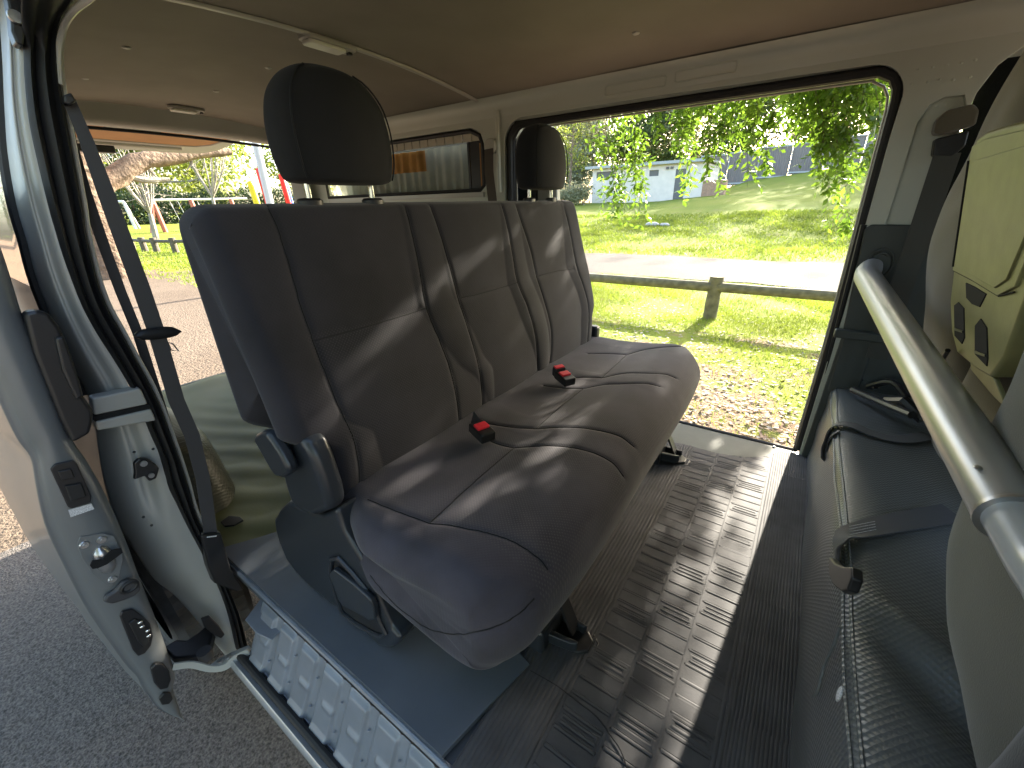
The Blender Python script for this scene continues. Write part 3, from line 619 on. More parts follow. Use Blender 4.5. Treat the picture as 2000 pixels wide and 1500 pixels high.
m = MB(); qq = [(x, z) for x, z in [(-2.42, .912), (-1.27, .912), (-1.242, .935), (-1.242, 1.085), (-1.26, 1.125), (-1.31, 1.146), (-2.42, 1.146)]]; m.tube([(x, YW+.008, z) for x, z in qq], .009, 8, closed=True); m.build('window_seal', 'rubber_black', VAN)
# far sliding door pushed back along the outside
dl = [(-2.3, -.15), (-.95, -.15), (-.93, .6), (-.945, 1.12), (-1.0, 1.16), (-2.3, 1.16)]; wl = [(-2.2, .62), (-1.10, .62), (-1.045, .66), (-1.045, 1.05), (-1.08, 1.10), (-2.2, 1.10)]
sdoor = None; m = MB(); plate(m, [dl, wl], lambda x, z: (x, 1.715, z), (0, .035, 0)); sdoor = m.build('far_sliding_door', 'paint_silver', VAN, bevel=.006)
m = MB(); m.tube([(x, 1.712, z) for x, z in wl], .013, 8, closed=True); m.build('window_seal', 'rubber_black', sdoor)
m = MB(); m.box(-2.2, -1.05, 1.73, 1.734, .62, 1.10); m.build('window_glass', 'glass_dark', sdoor)
m = MB(); m.box(-.975, -.955, 1.70, 1.714, .1, 1.1); m.build('door_edge_trim', 'paint_cream', sdoor)

# far pillar lower trim, belt, anchor
tr = [Vector(P(x, y, 1, YW-.012)) for x, y in ((1690, 440), (1800, 436), (1815, 470), (1830, 640), (1700, 900))]
zt = .776; m = MB(); m.prism([(.135, YW-.012, -.0), (.145, YW-.012, .45), (.122, YW-.012, zt-.012), (.134, YW-.012, zt), (.42, YW-.012, zt), (.42, YW-.012, 0)], (0, .016, 0)); pt = m.build('pillar_trim', 'plastic_trim', VAN, bevel=.004, seg=3)
m = MB(); m.box(.122, .245, YW-.040, YW-.0125, .452, .478); m.build('trim_ledge', 'plastic_trim', pt, bevel=.005, seg=3)
m = MB(); m.box(.150, .225, YW-.020, YW-.0125, .27, .45); m.build('trim_pocket', 'plastic_trim', pt, bevel=.004)
g = Vector((.178, YW-.013, .672)); m = MB()
for rr_, tt in ((.036, .003), (.026, .004)): m.tube([(g.x+rr_*math.cos(t)*.8, g.y-.002, g.z+rr_*math.sin(t)*1.15) for t in np.linspace(0, 2*math.pi, 25)[:-1]], tt, 6, closed=True)
m.build('grommet', 'plastic_trim', pt)
m = MB(); m.tube(spline([(.115, 1.632, .0), (.132, 1.61, .26), (.128, 1.606, .5), (.118, 1.60, .775)], 20), .008, 8); m.build('trim_edge_seal', 'rubber_black', VAN)
# belt anchor cover at the front pillar
c = [Vector(P(x, y, 1, YW-.02)) for x, y in ((1822, 262), (1828, 235), (1850, 215), (1900, 203), (1912, 215), (1905, 245), (1840, 262))]
m = MB(); m.prism([(p.x, YW-.03, p.z) for p in c], (0, .045, 0)); m.build('belt_guide_cover', 'cover_beige', VAN, bevel=.007, seg=3)
m = MB(); c = [Vector(P(x, y, 1, YW-.02)) for x, y in ((1820, 305), (1825, 272), (1893, 255), (1885, 285), (1860, 306))]; m.prism([(p.x, YW-.026, p.z) for p in c], (0, .03, 0)); m.build('belt_guide', 'plastic_black', VAN, bevel=.004)
m = MB(); a_ = Vector(P(1850, 300, 1, YW-.024)); b_ = Vector(P(1803, 440, 1, YW-.024)); b2_ = Vector((b_.x-.0, YW-.024, .40)); m.ribbon([a_, b_, b2_], (1, 0, 0), .05, .002); tag(m.build('seat_belt', 'webbing_olive'), 'dark olive seat belt webbing hanging down the far front pillar', 'seat belt', 'seat belts')
# far rear pillar belt (brown)
pa = Vector(P(958, 285, 1, YW-.02)); m = MB(); cc = [(pa.x+u, YW-.028, pa.z+w) for u, w in rrect(.052, .055, .02)]; m.prism(cc, (0, .03, 0)); m.build('belt_guide_cover', 'paint_cream', VAN, bevel=.006, seg=3)
m = MB(); m.ribbon([(pa.x+.002, YW-.035, pa.z-.012), (pa.x+.006, YW-.045, pa.z-.1), (pa.x+.022, YW-.05, .87), (pa.x+.05, YW-.08, .6)], (1, 0, .1), .046, .002); tag(m.build('seat_belt', 'webbing_brown'), 'brown seat belt hanging from the pillar between the two far windows', 'seat belt', 'seat belts')
# far rear corner pillar and rear header
m = MB(); m.rings([[(-2.64, 1.60, z), (-2.56, 1.58, z), (-2.53, 1.53, z), (-2.62, 1.50, z)] for z in (0, .6, 1.0, 1.24)]); m.build('rear_pillar', 'paint_silver', VAN, bevel=.01)
m = MB(); m.prism([(-2.64, .20, 0), (-2.57, .20, 0), (-2.57, .27, 0), (-2.64, .27, 0)], (0, .03, 1.2)); m.build('rear_pillar', 'paint_silver', VAN, bevel=.01)
pr = [(-2.50, 1.335), (-2.585, 1.318), (-2.60, 1.280), (-2.612, 1.262), (-2.62, 1.235), (-2.635, 1.215), (-2.665, 1.207), (-2.70, 1.212), (-2.72, 1.26)]
m = MB(); m.rings([[(x-.03*math.cos((y-.9)/.7*1.4)+.03, y, z-.022*((y-.9)/.7)**2) for x, z in pr] for y in np.linspace(.2, 1.6, 20)], closed=False); m.build('rear_header', 'paint_cream', VAN, angle=60)
m = MB(); m.tube([(-2.70, y, 1.203-.022*((y-.9)/.7)**2) for y in np.linspace(.25, 1.55, 16)], .007, 8); m.build('tailgate_seal', 'rubber_black', VAN)
m = MB(); m.tube([(-2.575, .3, .004), (-2.575, 1.58, .004)], .007, 8); m.box(-2.60, -2.583, .3, 1.6, -.02, .012); m.build('rear_sill', 'plastic_trim', VAN)
# tailgate raised, seen from below
def tgz(x): return 1.262-(-2.74-x)*.062
TG = [(-2.74, .22), (-2.74, 1.49), (-3.45, 1.52), (-3.60, 1.47), (-3.64, 1.36), (-3.64, .34), (-3.60, .24), (-3.45, .20)]
m = MB(); m.prism([(x, y, tgz(x)+.012) for x, y in TG], (0, 0, .04)); tg = m.build('tailgate', 'frame_grey', VAN, bevel=.012, seg=3)
TI = [(-2.78, .28), (-2.78, 1.42), (-3.22, 1.385), (-3.30, 1.33), (-3.32, 1.25), (-3.32, .45), (-3.30, .36), (-3.22, .30)]
m = MB(); m.prism([(x, y, tgz(x)+.004) for x, y in TI], (0, 0, .006)); m.build('trim_board', 'board', tg)
m = MB(); m.tube([(x, y, tgz(x)+.006) for x, y in TI], .008, 8, closed=True); m.tube([(-3.45, .5, tgz(-3.45)+.01), (-3.45, 1.3, tgz(-3.45)+.01)], .012, 8); m.build('inner_flange', 'paint_cream', tg)
m = MB(); c = Vector((-2.93, .93, tgz(-2.93)+.001)); m.box(c.x-.02, c.x+.02, c.y-.12, c.y+.10, c.z-.012, c.z); m.build('pull_strap', 'plastic_black', tg)
m = MB(); m.box(-3.56, -3.50, .62, .98, tgz(-3.53)-.03, tgz(-3.53)+.012); m.build('latch_cover', 'plastic_black', tg, bevel=.008)
# interior lamps
for (px, py, w_, l) in ((642, 90, .2, 'oblong ceiling lamp beside the roof joint strip, nearer and larger one'), (365, 215, .17, 'oblong ceiling lamp by the rear header, farther one')):
    p = P(px, py, 2, 1.278); z = float(roofz(p[1])); o = thing('ceiling_lamp', (p[0], p[1], z), l, 'lamp', 'ceiling lamps')
    m = MB(); m.prism([(p[0]+v_, p[1]+u, z-.001) for u, v_ in rrect(w_*.82, .058, .02)], (0, 0, -.012)); m.build('lamp_base', 'paint_cream', o, bevel=.003)
    m = MB(); m.prism([(p[0]+v_, p[1]-.014+u, z-.0125) for u, v_ in rrect(w_*.58, .045, .01)], (0, 0, -.010)); m.build('lens', 'lens', o, bevel=.004, seg=3)
    m = MB(); m.box(p[0]-.008, p[0]+.008, p[1]+w_*.31, p[1]+w_*.37, z-.020, z-.0128); m.build('switch', 'plastic_black', o, bevel=.002)

# ---- near side: seal, jamb, quarter panel, sliding door
SO = [(48, -60), (44, 20), (46, 60), (48, 100), (50, 150), (58, 230), (72, 300), (96, 400), (110, 450), (125, 500), (143, 550), (163, 600), (190, 650), (222, 700), (252, 750), (276, 800), (296, 850), (318, 900), (330, 950), (344, 980), (368, 1030), (392, 1075), (424, 1140), (446, 1200), (462, 1268)]
SI = [(190, -60), (150, -5), (128, 25), (114, 60), (110, 110), (116, 170), (134, 270), (158, 400), (165, 450), (176, 500), (189, 550), (208, 600), (236, 650), (263, 700), (291, 750), (314, 800), (332, 850), (350, 900), (366, 950), (380, 1000), (402, 1050), (424, 1100), (446, 1150), (466, 1200), (482, 1262)]
def sx_(i): return -1.05+(.12 if i == 0 else .05 if i == 1 else .02 if i == 2 else 0)
so_ = np.array([P(*q_, 0, sx_(i)) for i, q_ in enumerate(SO)]); si_ = np.array([P(*q_, 0, sx_(i)-.008) for i, q_ in enumerate(SI)])
cs, ci = spline(so_, 90), spline(si_, 90)
m = MB(); rows = []
for t, b_ in ((-.02, -.004), (.0, .004), (.12, .012), (.22, .008), (.30, .0), (.42, .010), (.56, .014), (.70, .004), (.80, .0), (.9, .012), (1.0, .009), (1.04, -.006)): rows.append([tuple(cs[k]*(1-t)+ci[k]*t+np.array([b_, 0, 0])) for k in range(90)])
m.rings(rows, closed=False); m.build('near_door_seal', 'rubber_black', VAN, angle=80)
m = MB(); m.tube(ci[6:70]+np.array([-.006, .006, 0]), .004, 6); m.build('near_seal_edge', 'paint_cream', VAN)
# light edge trim of the roof rail at the corner
c = [P(x, y, 0, X0) for x, y, X0 in ((200, -25, -.86), (172, 0, -.93), (146, 20, -.98), (128, 45, -1.02), (118, 75, -1.045), (114, 115, -1.05), (117, 165, -1.05))]
m = MB(); m.tube(spline(c, 24), .0042, 8); m.build('roof_edge_trim', 'paint_cream', VAN)
# roof side rail on the near side
m = MB(); m.rings([[(x, .29, 1.24), (x, .262, 1.225), (x, .25, 1.19), (x, .235, 1.18), (x, .205, 1.18)] for x in (-2.6, -1, 0, 1.2)], closed=False); m.build('near_roof_rail', 'paint_silver', VAN)
# jamb
JO = [(-6, -50), (0, 50), (5, 130), (8, 200), (15, 300), (32, 400), (52, 470), (70, 540), (92, 600), (118, 660), (145, 720), (170, 770), (185, 830), (192, 880), (205, 950), (228, 1020), (262, 1075), (300, 1130), (338, 1160), (375, 1200), (415, 1250), (452, 1295)]
JI = [(46, -50), (47, 50), (50, 130), (54, 200), (72, 300), (96, 400), (113, 460), (135, 530), (163, 600), (195, 660), (234, 720), (262, 775), (288, 830), (308, 880), (330, 950), (360, 1015), (385, 1060), (412, 1115), (428, 1150), (443, 1195), (455, 1240), (464, 1275)]
JO3 = spline([P(x, y, 0, -1.17) for x, y in JO], 80); JI3 = spline([P(x, y, 0, -1.056) for x, y in JI], 80)
rows = []
for t in np.linspace(0, 1, 17):
    bump_ = .016*math.exp(-((t-.30)/.10)**2)
    rows.append([tuple(JI3[k]*(1-t)+JO3[k]*t+np.array([.035*math.sin(math.pi*t)-(bump_ if k < 48 else bump_*max(0, 1-(k-48)/4)), -.008*math.sin(math.pi*t), 0])) for k in range(80)])
# quarter panel continues back from the jamb's outer edge
for d in (.01, .04, .3, .8, 1.4): rows.append([tuple(JO3[k]+np.array([-d, .012*min(1, d/.04)+.02*d, 0])) for k in range(80)])
V_ = np.array(rows); F_ = gridf(len(rows), 80); zc = V_.reshape(-1, 3)[F_].mean(1); xi = zc[:, 0] < -1.2
kp = ~(xi & (zc[:, 2] < .12)); F_ = F_[kp]; zc = zc[kp]; xi = xi[kp]; mi = np.where(xi & (zc[:, 2] > .70), 1, 0)
npmesh('quarter_panel', V_.reshape(-1, 3), F_, ['paint_silver', 'glass_dark', 'gap_black'], VAN, midx=mi)
m = MB(); e_ = JO3[3:36]; m.tube(e_+np.array([-.03, .004, 0]), .012, 8); m.build('quarter_window_seal', 'rubber_black', VAN)
m = MB(); m.prism([P(x, y, 0, -1.03) for x, y in ((10, -20), (52, -20), (50, 60), (47, 90), (32, 84), (22, 60), (20, 30))], (-.03, 0, 0)); hb = m.build('upper_hinge_bracket', 'plastic_black', VAN, bevel=.003); p = Vector(P(30, 33, 0, -1.027)); m = MB(); m.cyl(p, p+Vector((.004, 0, 0)), .009, .008); m.build('bolt', 'steel', hb)
# rail slot and its silver lips
def strip(name, pts, X0, th, mat, par=None, bev=0):
    m = MB(); m.prism([P(x, y, 0, X0) for x, y in pts], (-th, 0, 0)); return m.build(name, mat, par if par is not None else VAN, bevel=bev)
strip('slide_rail_lip', [(180, 778), (275, 758), (290, 790), (184, 812)], -1.03, .03, 'paint_silver', bev=.004)
strip('slide_rail_slot', [(184, 812), (290, 790), (296, 798), (186, 824)], -1.034, .02, 'gap_black')
strip('slide_rail_lip', [(186, 824), (296, 799), (306, 822), (190, 842)], -1.03, .03, 'paint_silver', bev=.004)
# striker
par = strip('striker', [(262, 905), (272, 896), (288, 895), (302, 905), (312, 915), (306, 935), (292, 941), (284, 930), (262, 938), (264, 925)], -1.03, .012, 'plastic_black', bev=.003)
p = Vector(P(280, 905, 0, -1.026)); m = MB(); m.cyl(p, p+Vector((.004, 0, 0)), .006); p = Vector(P(295, 928, 0, -1.026)); m.cyl(p, p+Vector((.004, 0, 0)), .005); m.build('striker_bolt', 'steel', par)
strip('lower_stop', [(394, 1210), (410, 1204), (428, 1222), (440, 1240), (432, 1248), (418, 1240), (400, 1226)], -1.02, .01, 'plastic_black', bev=.003)
for px, py in ((262, 883), (299, 877), (280, 1010), (296, 1026)):
    p = Vector(P(px, py, 0, -1.03)); m = MB(); m.sphere(p, .0028, 4); m.build('jamb_screw', 'plastic_black', VAN)

# wheel in the gap
w_ = thing('rear_wheel_pivot', (-1.62, .19, -.31), '', '') if False else None
m = MB(); c = Vector((-1.60, .13, GZ+.325)); pr = [(.20, -.0), (.27, -.005), (.305, .0), (.322, .02), (.325, .05), (.325, .15), (.322, .18), (.30, .2), (.2, .2)]
N = 90; rings = []
for k in range(N+1):
    t = 2*math.pi*k/N; rings.append([(c.x+math.cos(t)*(r_-(.016 if (k % 3 == 0 and .03 < w < .17) else 0)), c.y-.03+w, c.z+math.sin(t)*(r_-(.016 if (k % 3 == 0 and .03 < w < .17) else 0))) for r_, w in pr])
m.rings(rings, closed=False); 
for w in (.07, .1, .13): pass
wh = m.build('wheel', 'tyre', VAN, angle=20)
m = MB(); m.cyl((c.x, c.y-.01, c.z), (c.x, c.y+.15, c.z), .2, .2, 24); m.build('rim', 'steel', wh)
# wheel arch liner, underbody and the outer quarter skin
m = MB(); m.prism([(-2.6, .34, -.05), (.9, .34, -.05), (.9, 1.6, -.05), (-2.6, 1.6, -.05)], (0, 0, -.12)); m.build('underbody', 'gap_black', VAN)
m = MB(); m.rings([[(-1.60+.385*math.cos(t), y, c.z+.385*math.sin(t)) for y in (.16, .34)] for t in np.linspace(.8, math.pi+.1, 24)], closed=False); m.box(-1.98, -1.22, .34, .35, -.4, .0); m.build('wheel_arch', 'gap_black', VAN)

# sliding door (near side) pushed back, its front edge facing us
DI = [(-60, 340), (-30, 420), (0, 486), (20, 545), (40, 610), (62, 665), (82, 715), (103, 770), (122, 820), (142, 865), (158, 890), (172, 910), (198, 955), (224, 1008), (240, 1045), (256, 1086), (272, 1130), (290, 1176), (306, 1216), (320, 1254), (333, 1290), (344, 1320), (340, 1345), (346, 1372), (356, 1402)]
DO = [(-130, 480), (-90, 560), (-50, 660), (-25, 720), (0, 772), (20, 817), (43, 862), (62, 886), (70, 905), (74, 930), (80, 965), (90, 1010), (104, 1050), (132, 1108), (154, 1152), (176, 1192), (200, 1228), (224, 1262), (250, 1298), (272, 1322), (280, 1338), (290, 1356), (306, 1380), (330, 1396), (356, 1403)]
XD = -1.0; DI3 = np.array([P(x, y, 0, XD) for x, y in DI]); DO3 = np.array([P(x, y, 0, XD) for x, y in DO])
n_ = 110; a_, b_ = spline(DI3, n_), spline(DO3, n_); rows = []
rows.append([tuple(a_[k]+np.array([-.8, 0, 0])) for k in range(n_)]); rows.append([tuple(a_[k]+np.array([-.02, .003, 0])) for k in range(n_)])
for t in np.linspace(0, 1, 9): rows.append([tuple(a_[k]*(1-t)+b_[k]*t+np.array([.010*math.sin(math.pi*t)-.006*(t < .01)-.006*(t > .99), 0, 0])) for k in range(n_)])
for d, o_ in ((.004, -.002), (.010, -.0035), (.02, -.003), (.10, -.012), (.35, -.028), (.8, -.03)): rows.append([tuple(b_[k]+np.array([-d, o_*(1 if k < 96 else .3), 0])) for k in range(n_)])
V_ = np.array(rows); F_ = gridf(len(rows), n_)
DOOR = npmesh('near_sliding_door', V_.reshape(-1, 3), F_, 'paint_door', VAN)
def dpart(name, pts, out, mat, bev=.003, base=0., th=None):
    m = MB(); X1 = XD+.011+base; m.prism([P(x, y, 0, X1) for x, y in pts], (out, 0, 0)); return m.build(name, mat, DOOR, bevel=bev, seg=3)
dpart('roller_bracket', [(46, 612), (70, 606), (96, 612), (118, 640), (136, 680), (152, 730), (164, 775), (182, 800), (183, 822), (176, 848), (142, 866), (118, 820), (96, 765), (66, 690)], -.03, 'plastic_black', .006, -.0)
dpart('roller_bracket_cap', [(104, 658), (122, 655), (150, 735), (160, 770), (146, 780), (118, 720)], .012, 'plastic_black', .004, 0)
dpart('upper_latch', [(97, 915), (106, 905), (142, 898), (150, 905), (178, 968), (176, 980), (140, 992), (132, 990)], .004, 'plastic_black', .002)
dpart('latch_pocket', [(112, 920), (138, 914), (146, 932), (120, 938)], .004, 'plastic_black', .002, .004); dpart('latch_pocket', [(126, 948), (158, 942), (168, 968), (138, 978)], .005, 'rubber_black', .002, .004)
dpart('warning_sticker', [(133, 996), (178, 983), (184, 994), (138, 1010)], .0006, 'label', 0)
dpart('latch_plate', [(150, 1062), (156, 1048), (200, 1041), (222, 1046), (238, 1080), (240, 1092), (232, 1130), (220, 1142), (208, 1144), (180, 1120), (160, 1090)], .0015, 'paint_door', .0012)
for px, py in ((165, 1064), (199, 1054), (220, 1131)):
    m = MB(); p = Vector(P(px, py, 0, XD+.0125)); m.cyl(p, p+Vector((.003, 0, 0)), .0075, .006, 12); m.cyl(p+Vector((.003, 0, 0)), p+Vector((.0045, 0, 0)), .003, .003, 6); m.build('latch_screw', 'steel', DOOR)
p0, p1 = Vector(P(192, 1068, 0, XD+.013)), Vector(P(216, 1116, 0, XD+.013)); m = MB(); m.tube([p0.lerp(p1, t) for t in np.linspace(0, 1, 8)], [.004, .011, .0125, .0125, .0125, .0125, .011, .004], 12); m.build('latch_barrel', 'steel', DOOR)
dpart('latch_slot', [(175, 1104), (180, 1094), (200, 1092), (216, 1074), (236, 1070), (239, 1078), (226, 1088), (208, 1101), (192, 1108), (180, 1110)], .003, 'gap_black', .0, .018)
dpart('rubber_stop', [(198, 1172), (202, 1160), (222, 1148), (232, 1134), (252, 1126), (270, 1130), (273, 1148), (262, 1160), (240, 1168), (216, 1176)], .012, 'rubber_grey', .006)
p = Vector(P(252, 1146, 0, XD+.022)); m = MB(); m.tube([p+Vector((0, .012*math.cos(t), .010*math.sin(t))) for t in np.linspace(0, 6.283, 17)[:-1]], .004, 6, closed=True); m.build('stop_ring', 'rubber_black', DOOR)
dpart('lower_latch', [(232, 1202), (236, 1192), (258, 1187), (274, 1198), (292, 1216), (298, 1240), (294, 1258), (282, 1274), (268, 1280), (258, 1268)], .006, 'plastic_black', .003)
dpart('latch_pocket', [(250, 1215), (262, 1206), (276, 1212), (286, 1228), (290, 1250), (280, 1262), (268, 1250)], .006, 'rubber_black', .002, .005)
m = MB()
for px, py in ((274, 1216), (278, 1224), (289, 1232), (291, 1242)): p = Vector(P(px, py, 0, XD+.024)); m.sphere(p, .0042, 6, (.5, 1, .8))
m.build('contact_pin', 'chrome', DOOR)
dpart('door_plug', [(291, 1302), (300, 1292), (316, 1292), (328, 1306), (332, 1322), (326, 1340), (310, 1344), (298, 1330)], .010, 'plastic_black', .004)
dpart('door_plug', [(308, 1362), (318, 1350), (332, 1350), (336, 1362), (328, 1372), (314, 1374)], .008, 'rubber_black', .003)
# lower arm and roller carriage
m = MB(); m.ribbon(spline([P(338, 1302, 0, -.985), P(375, 1298, 0, -.97), P(412, 1306, 0, -.95), P(440, 1302, 0, -.93), P(460, 1285, 0, -.92), P(486, 1272, 0, -.90)], 20), (0, .3, 1), .016, .004); m.build('slide_arm', 'paint_silver', DOOR)
m = MB(); m.prism([P(x, y, 2, -.2) for x, y in ((412, 1300), (425, 1290), (452, 1276), (486, 1262), (492, 1268), (456, 1290), (440, 1303))], (0, 0, .004)); m.build('slide_arm_plate', 'paint_silver', DOOR)
m = MB()
for px, py in ((431, 1292), (446, 1284)): p = Vector(P(px, py, 2, -.196)); m.cyl(p, p+Vector((0, 0, .006)), .007, .006, 10)
m.build('arm_bolt', 'steel', DOOR)
m = MB(); m.prism([P(x, y, 2, -.22) for x, y in ((325, 1278), (352, 1262), (372, 1264), (395, 1248), (412, 1232), (424, 1240), (418, 1268), (408, 1290), (380, 1298), (345, 1300))], (0, 0, .03)); m.build('roller_carriage', 'plastic_black', DOOR, bevel=.006)
p = Vector(P(404, 1284, 2, -.185)); m = MB(); m.cyl(p, p+Vector((0, 0, .025)), .016, .016, 16); m.build('roller', 'rubber_grey', DOOR)

# step well and sill
m = MB(); m.tube([(-1.03, .233, .001), (.6, .233, .001)], .0065, 10); m.build('floor_lip', 'step_paint', VAN)
us = np.arange(-.90, .62, .0025); vs = np.linspace(0, 1, 30); U, Vv = np.meshgrid(us, vs, indexing='ij')
ph = ((U+.89)/.083) % 1.0; fall = np.minimum(1, np.minimum((ph)/.04, (1-ph)/.04))
cell = ((ph > .04) & (ph < .70)); hgt = np.where(cell, 0.007, 0.0)
edge = np.clip(np.minimum((ph-.02)/.05, (.72-ph)/.05), 0, 1); hgt = .007*edge
hgt = hgt*np.clip((Vv-.03)/.05, 0, 1)
rib = np.exp(-((Vv-.52)/.035)**2)*np.clip(np.minimum((ph-.25)/.05, (.72-ph)/.05), 0, 1); hgt = hgt+.004*rib
rim = np.exp(-((ph-.72)/.03)**2)+np.exp(-((ph-.02)/.03)**2); hgt = hgt+.002*rim
Yb = .226-.062*Vv; Zb = -.006-.118*Vv; nrm = np.array([0, -.886, .466])
off = np.where((Vv > .93) & cell, .006, 0)
V_ = np.stack([U+0*Vv, Yb+nrm[1]*(hgt+off*.7), Zb+nrm[2]*hgt], -1).reshape(-1, 3)
npmesh('step_plate', V_, gridf(len(us), 30), 'step_paint', VAN)
m = MB(); m.prism([P(x, y, 2, -.03) for x, y in ((478, 1210), (510, 1168), (548, 1200), (552, 1228), (530, 1250), (500, 1236))], (0, 0, -.004)); m.build('step_end_plate', 'step_paint', VAN, bevel=.002)
m = MB(); m.box(-.92, .6, .162, .168, -.19, -.124); m.build('step_riser', 'step_paint', VAN)
m = MB(); m.tube([(-.915, .150, -.122), (.6, .150, -.122)], .0085, 10); m.build('sill_weatherstrip', 'rubber_black', VAN)
m = MB(); m.rings([[(x, .164, -.145), (x, .156, -.138), (x, .142, -.128), (x, .134, -.124), (x, .128, -.130), (x, .128, -.15), (x, .17, -.32)] for x in (-.93, -.5, 0, .6)], closed=False); m.build('outer_sill', 'paint_outer', VAN, angle=60)
m = MB()
for i in range(14):
    x = -.905+i*.083+.71; 
    for v in (.3, .75):
        xx_ = -.89+.083*(i+.86); m.sphere((xx_, .226-.062*v-.003, -.006-.118*v+.002), .003, 4, (1, 1, .7))
m.build('step_rivet', 'step_paint', VAN)
# near front pillar trim at lower right edge of the doorway
m = MB(); m.rings([[(.122+.02*math.cos(t)*1.0+.02, .20+.03*math.sin(t)+.02*(z < .5), z) for t in np.linspace(0, 2*math.pi, 17)[:-1]] for z in (-.1, .3, .6, .9, 1.2)]); m.build('near_pillar_seal', 'webbing', VAN)
m = MB(); m.box(.15, .24, .15, .235, -.1, 1.2); m.build('near_front_pillar', 'plastic_black', VAN, bevel=.02, seg=3)
m = MB(); plate(m, [[(.16, -.32), (1.3, -.32), (1.34, .6), (1.2, .75), (.95, 1.16), (.20, 1.16), (.155, .6)], [(.25, .62), (1.12, .62), (1.08, .72), (.88, 1.08), (.28, 1.08)]], lambda x, z: (x, .10+.10*max(0, z-.55), z), (0, .03, 0)); nd = m.build('near_front_door', 'paint_outer', VAN, bevel=.004)
m = MB(); m.prism([(x, .115+.10*max(0, z-.55), z) for x, z in ((.245, .615), (1.125, .615), (1.085, .725), (.885, 1.085), (.275, 1.085))], (0, .004, 0)); m.build('window_glass', 'glass_dark', nd)
m = MB(); m.box(.24, .40, .075, .099, .50, .53); m.build('door_handle', 'paint_outer', nd, bevel=.008)

# ================================================================== CARGO FLOOR, MATS
def cover_floor():
    xs = np.linspace(-2.56, -1.05, 150); ys = np.linspace(.25, 1.60, 120); X, Y = np.meshgrid(xs, ys, indexing='ij')
    d = X*.55+Y*.95; Z = .010+.0045*np.sin(d*26+1.2*np.sin(X*5))*np.exp(-((Y-1.0)/.7)**2)+.006*np.sin(d*9+2)+.010*np.exp(-((X+2.5)/.07)**2)
    Z += .004*np.sin((Y*1.2-X*.7)*37+np.sin(Y*9))*np.clip((X+2.3)*1.5, 0, 1)
    Z = np.maximum(Z, .003)
    return npmesh('cargo_cover', np.stack([X, Y, Z], -1).reshape(-1, 3), gridf(150, 120), 'vinyl_green')
tag(cover_floor(), 'wrinkled olive green vinyl sheet covering the cargo floor behind the bench', 'floor cover')
m = MB(); m.rings([[(-1.03-.05*math.sin(k*.5), .36+k*.05, .009) for k in range(26)], [(-1.0, .36+k*.05, .004) for k in range(26)]], closed=False); m.build('floor_cover_hem', 'vinyl_floor', VAN)
# vinyl-wrapped wheel housing
def sup(cx, cy, a_, b_, z, e=3., n=40):
    out = []
    for k in range(n):
        t = 2*math.pi*k/n; c_, s_ = math.cos(t), math.sin(t); out.append((cx+a_*math.copysign(abs(c_)**(2/e), c_), cy+b_*math.copysign(abs(s_)**(2/e), s_), z))
    return out
m = MB(); m.rings([sup(-1.69, .295, .35*s, .112*s2, z, 2.8) for z, s, s2 in ((0, 1.04, 1.1), (.06, 1.02, 1.04), (.12, .97, 1.0), (.17, .90, .95), (.205, .78, .85), (.222, .6, .6), (.226, .3, .3))]); m.build('wheel_housing', 'vinyl_hump', VAN, angle=70)
m = MB(); m.prism([P(x, y, 2, .012) for x, y in ((432, 1022), (448, 1010), (470, 1012), (476, 1018), (458, 1028), (440, 1030))], (0, 0, .006)); m.build('floor_tab', 'plastic_black', VAN, bevel=.001)
# dark vinyl under the bench, grey metal floor panel
m = MB(); m.prism([(-1.16, .52, .0), (-.255, .52, 0), (-.255, 1.44, 0), (-1.16, 1.44, 0)], (0, 0, .0035)); tag(m.build('floor_vinyl', 'vinyl_floor'), 'dark dimpled vinyl on the floor under the bench seat', 'floor covering')
m = MB(); c = [(-1.145, .236), (-.325, .236), (-.309, .32), (-.283, .442), (-.50, .50), (-1.00, .50), (-1.05, .40), (-1.10, .31)]; m.prism([(x, y, .004) for x, y in c], (0, 0, .012)); tag(m.build('floor_panel', 'floor_paint'), 'flat blue-grey metal panel on the floor along the near doorway', 'floor panel')
p = P(500, 1073, 2, .007); m = MB(); m.sphere(p, .006, 6, (1, 1, .5)); m.build('floor_panel_screw', 'steel', VAN)

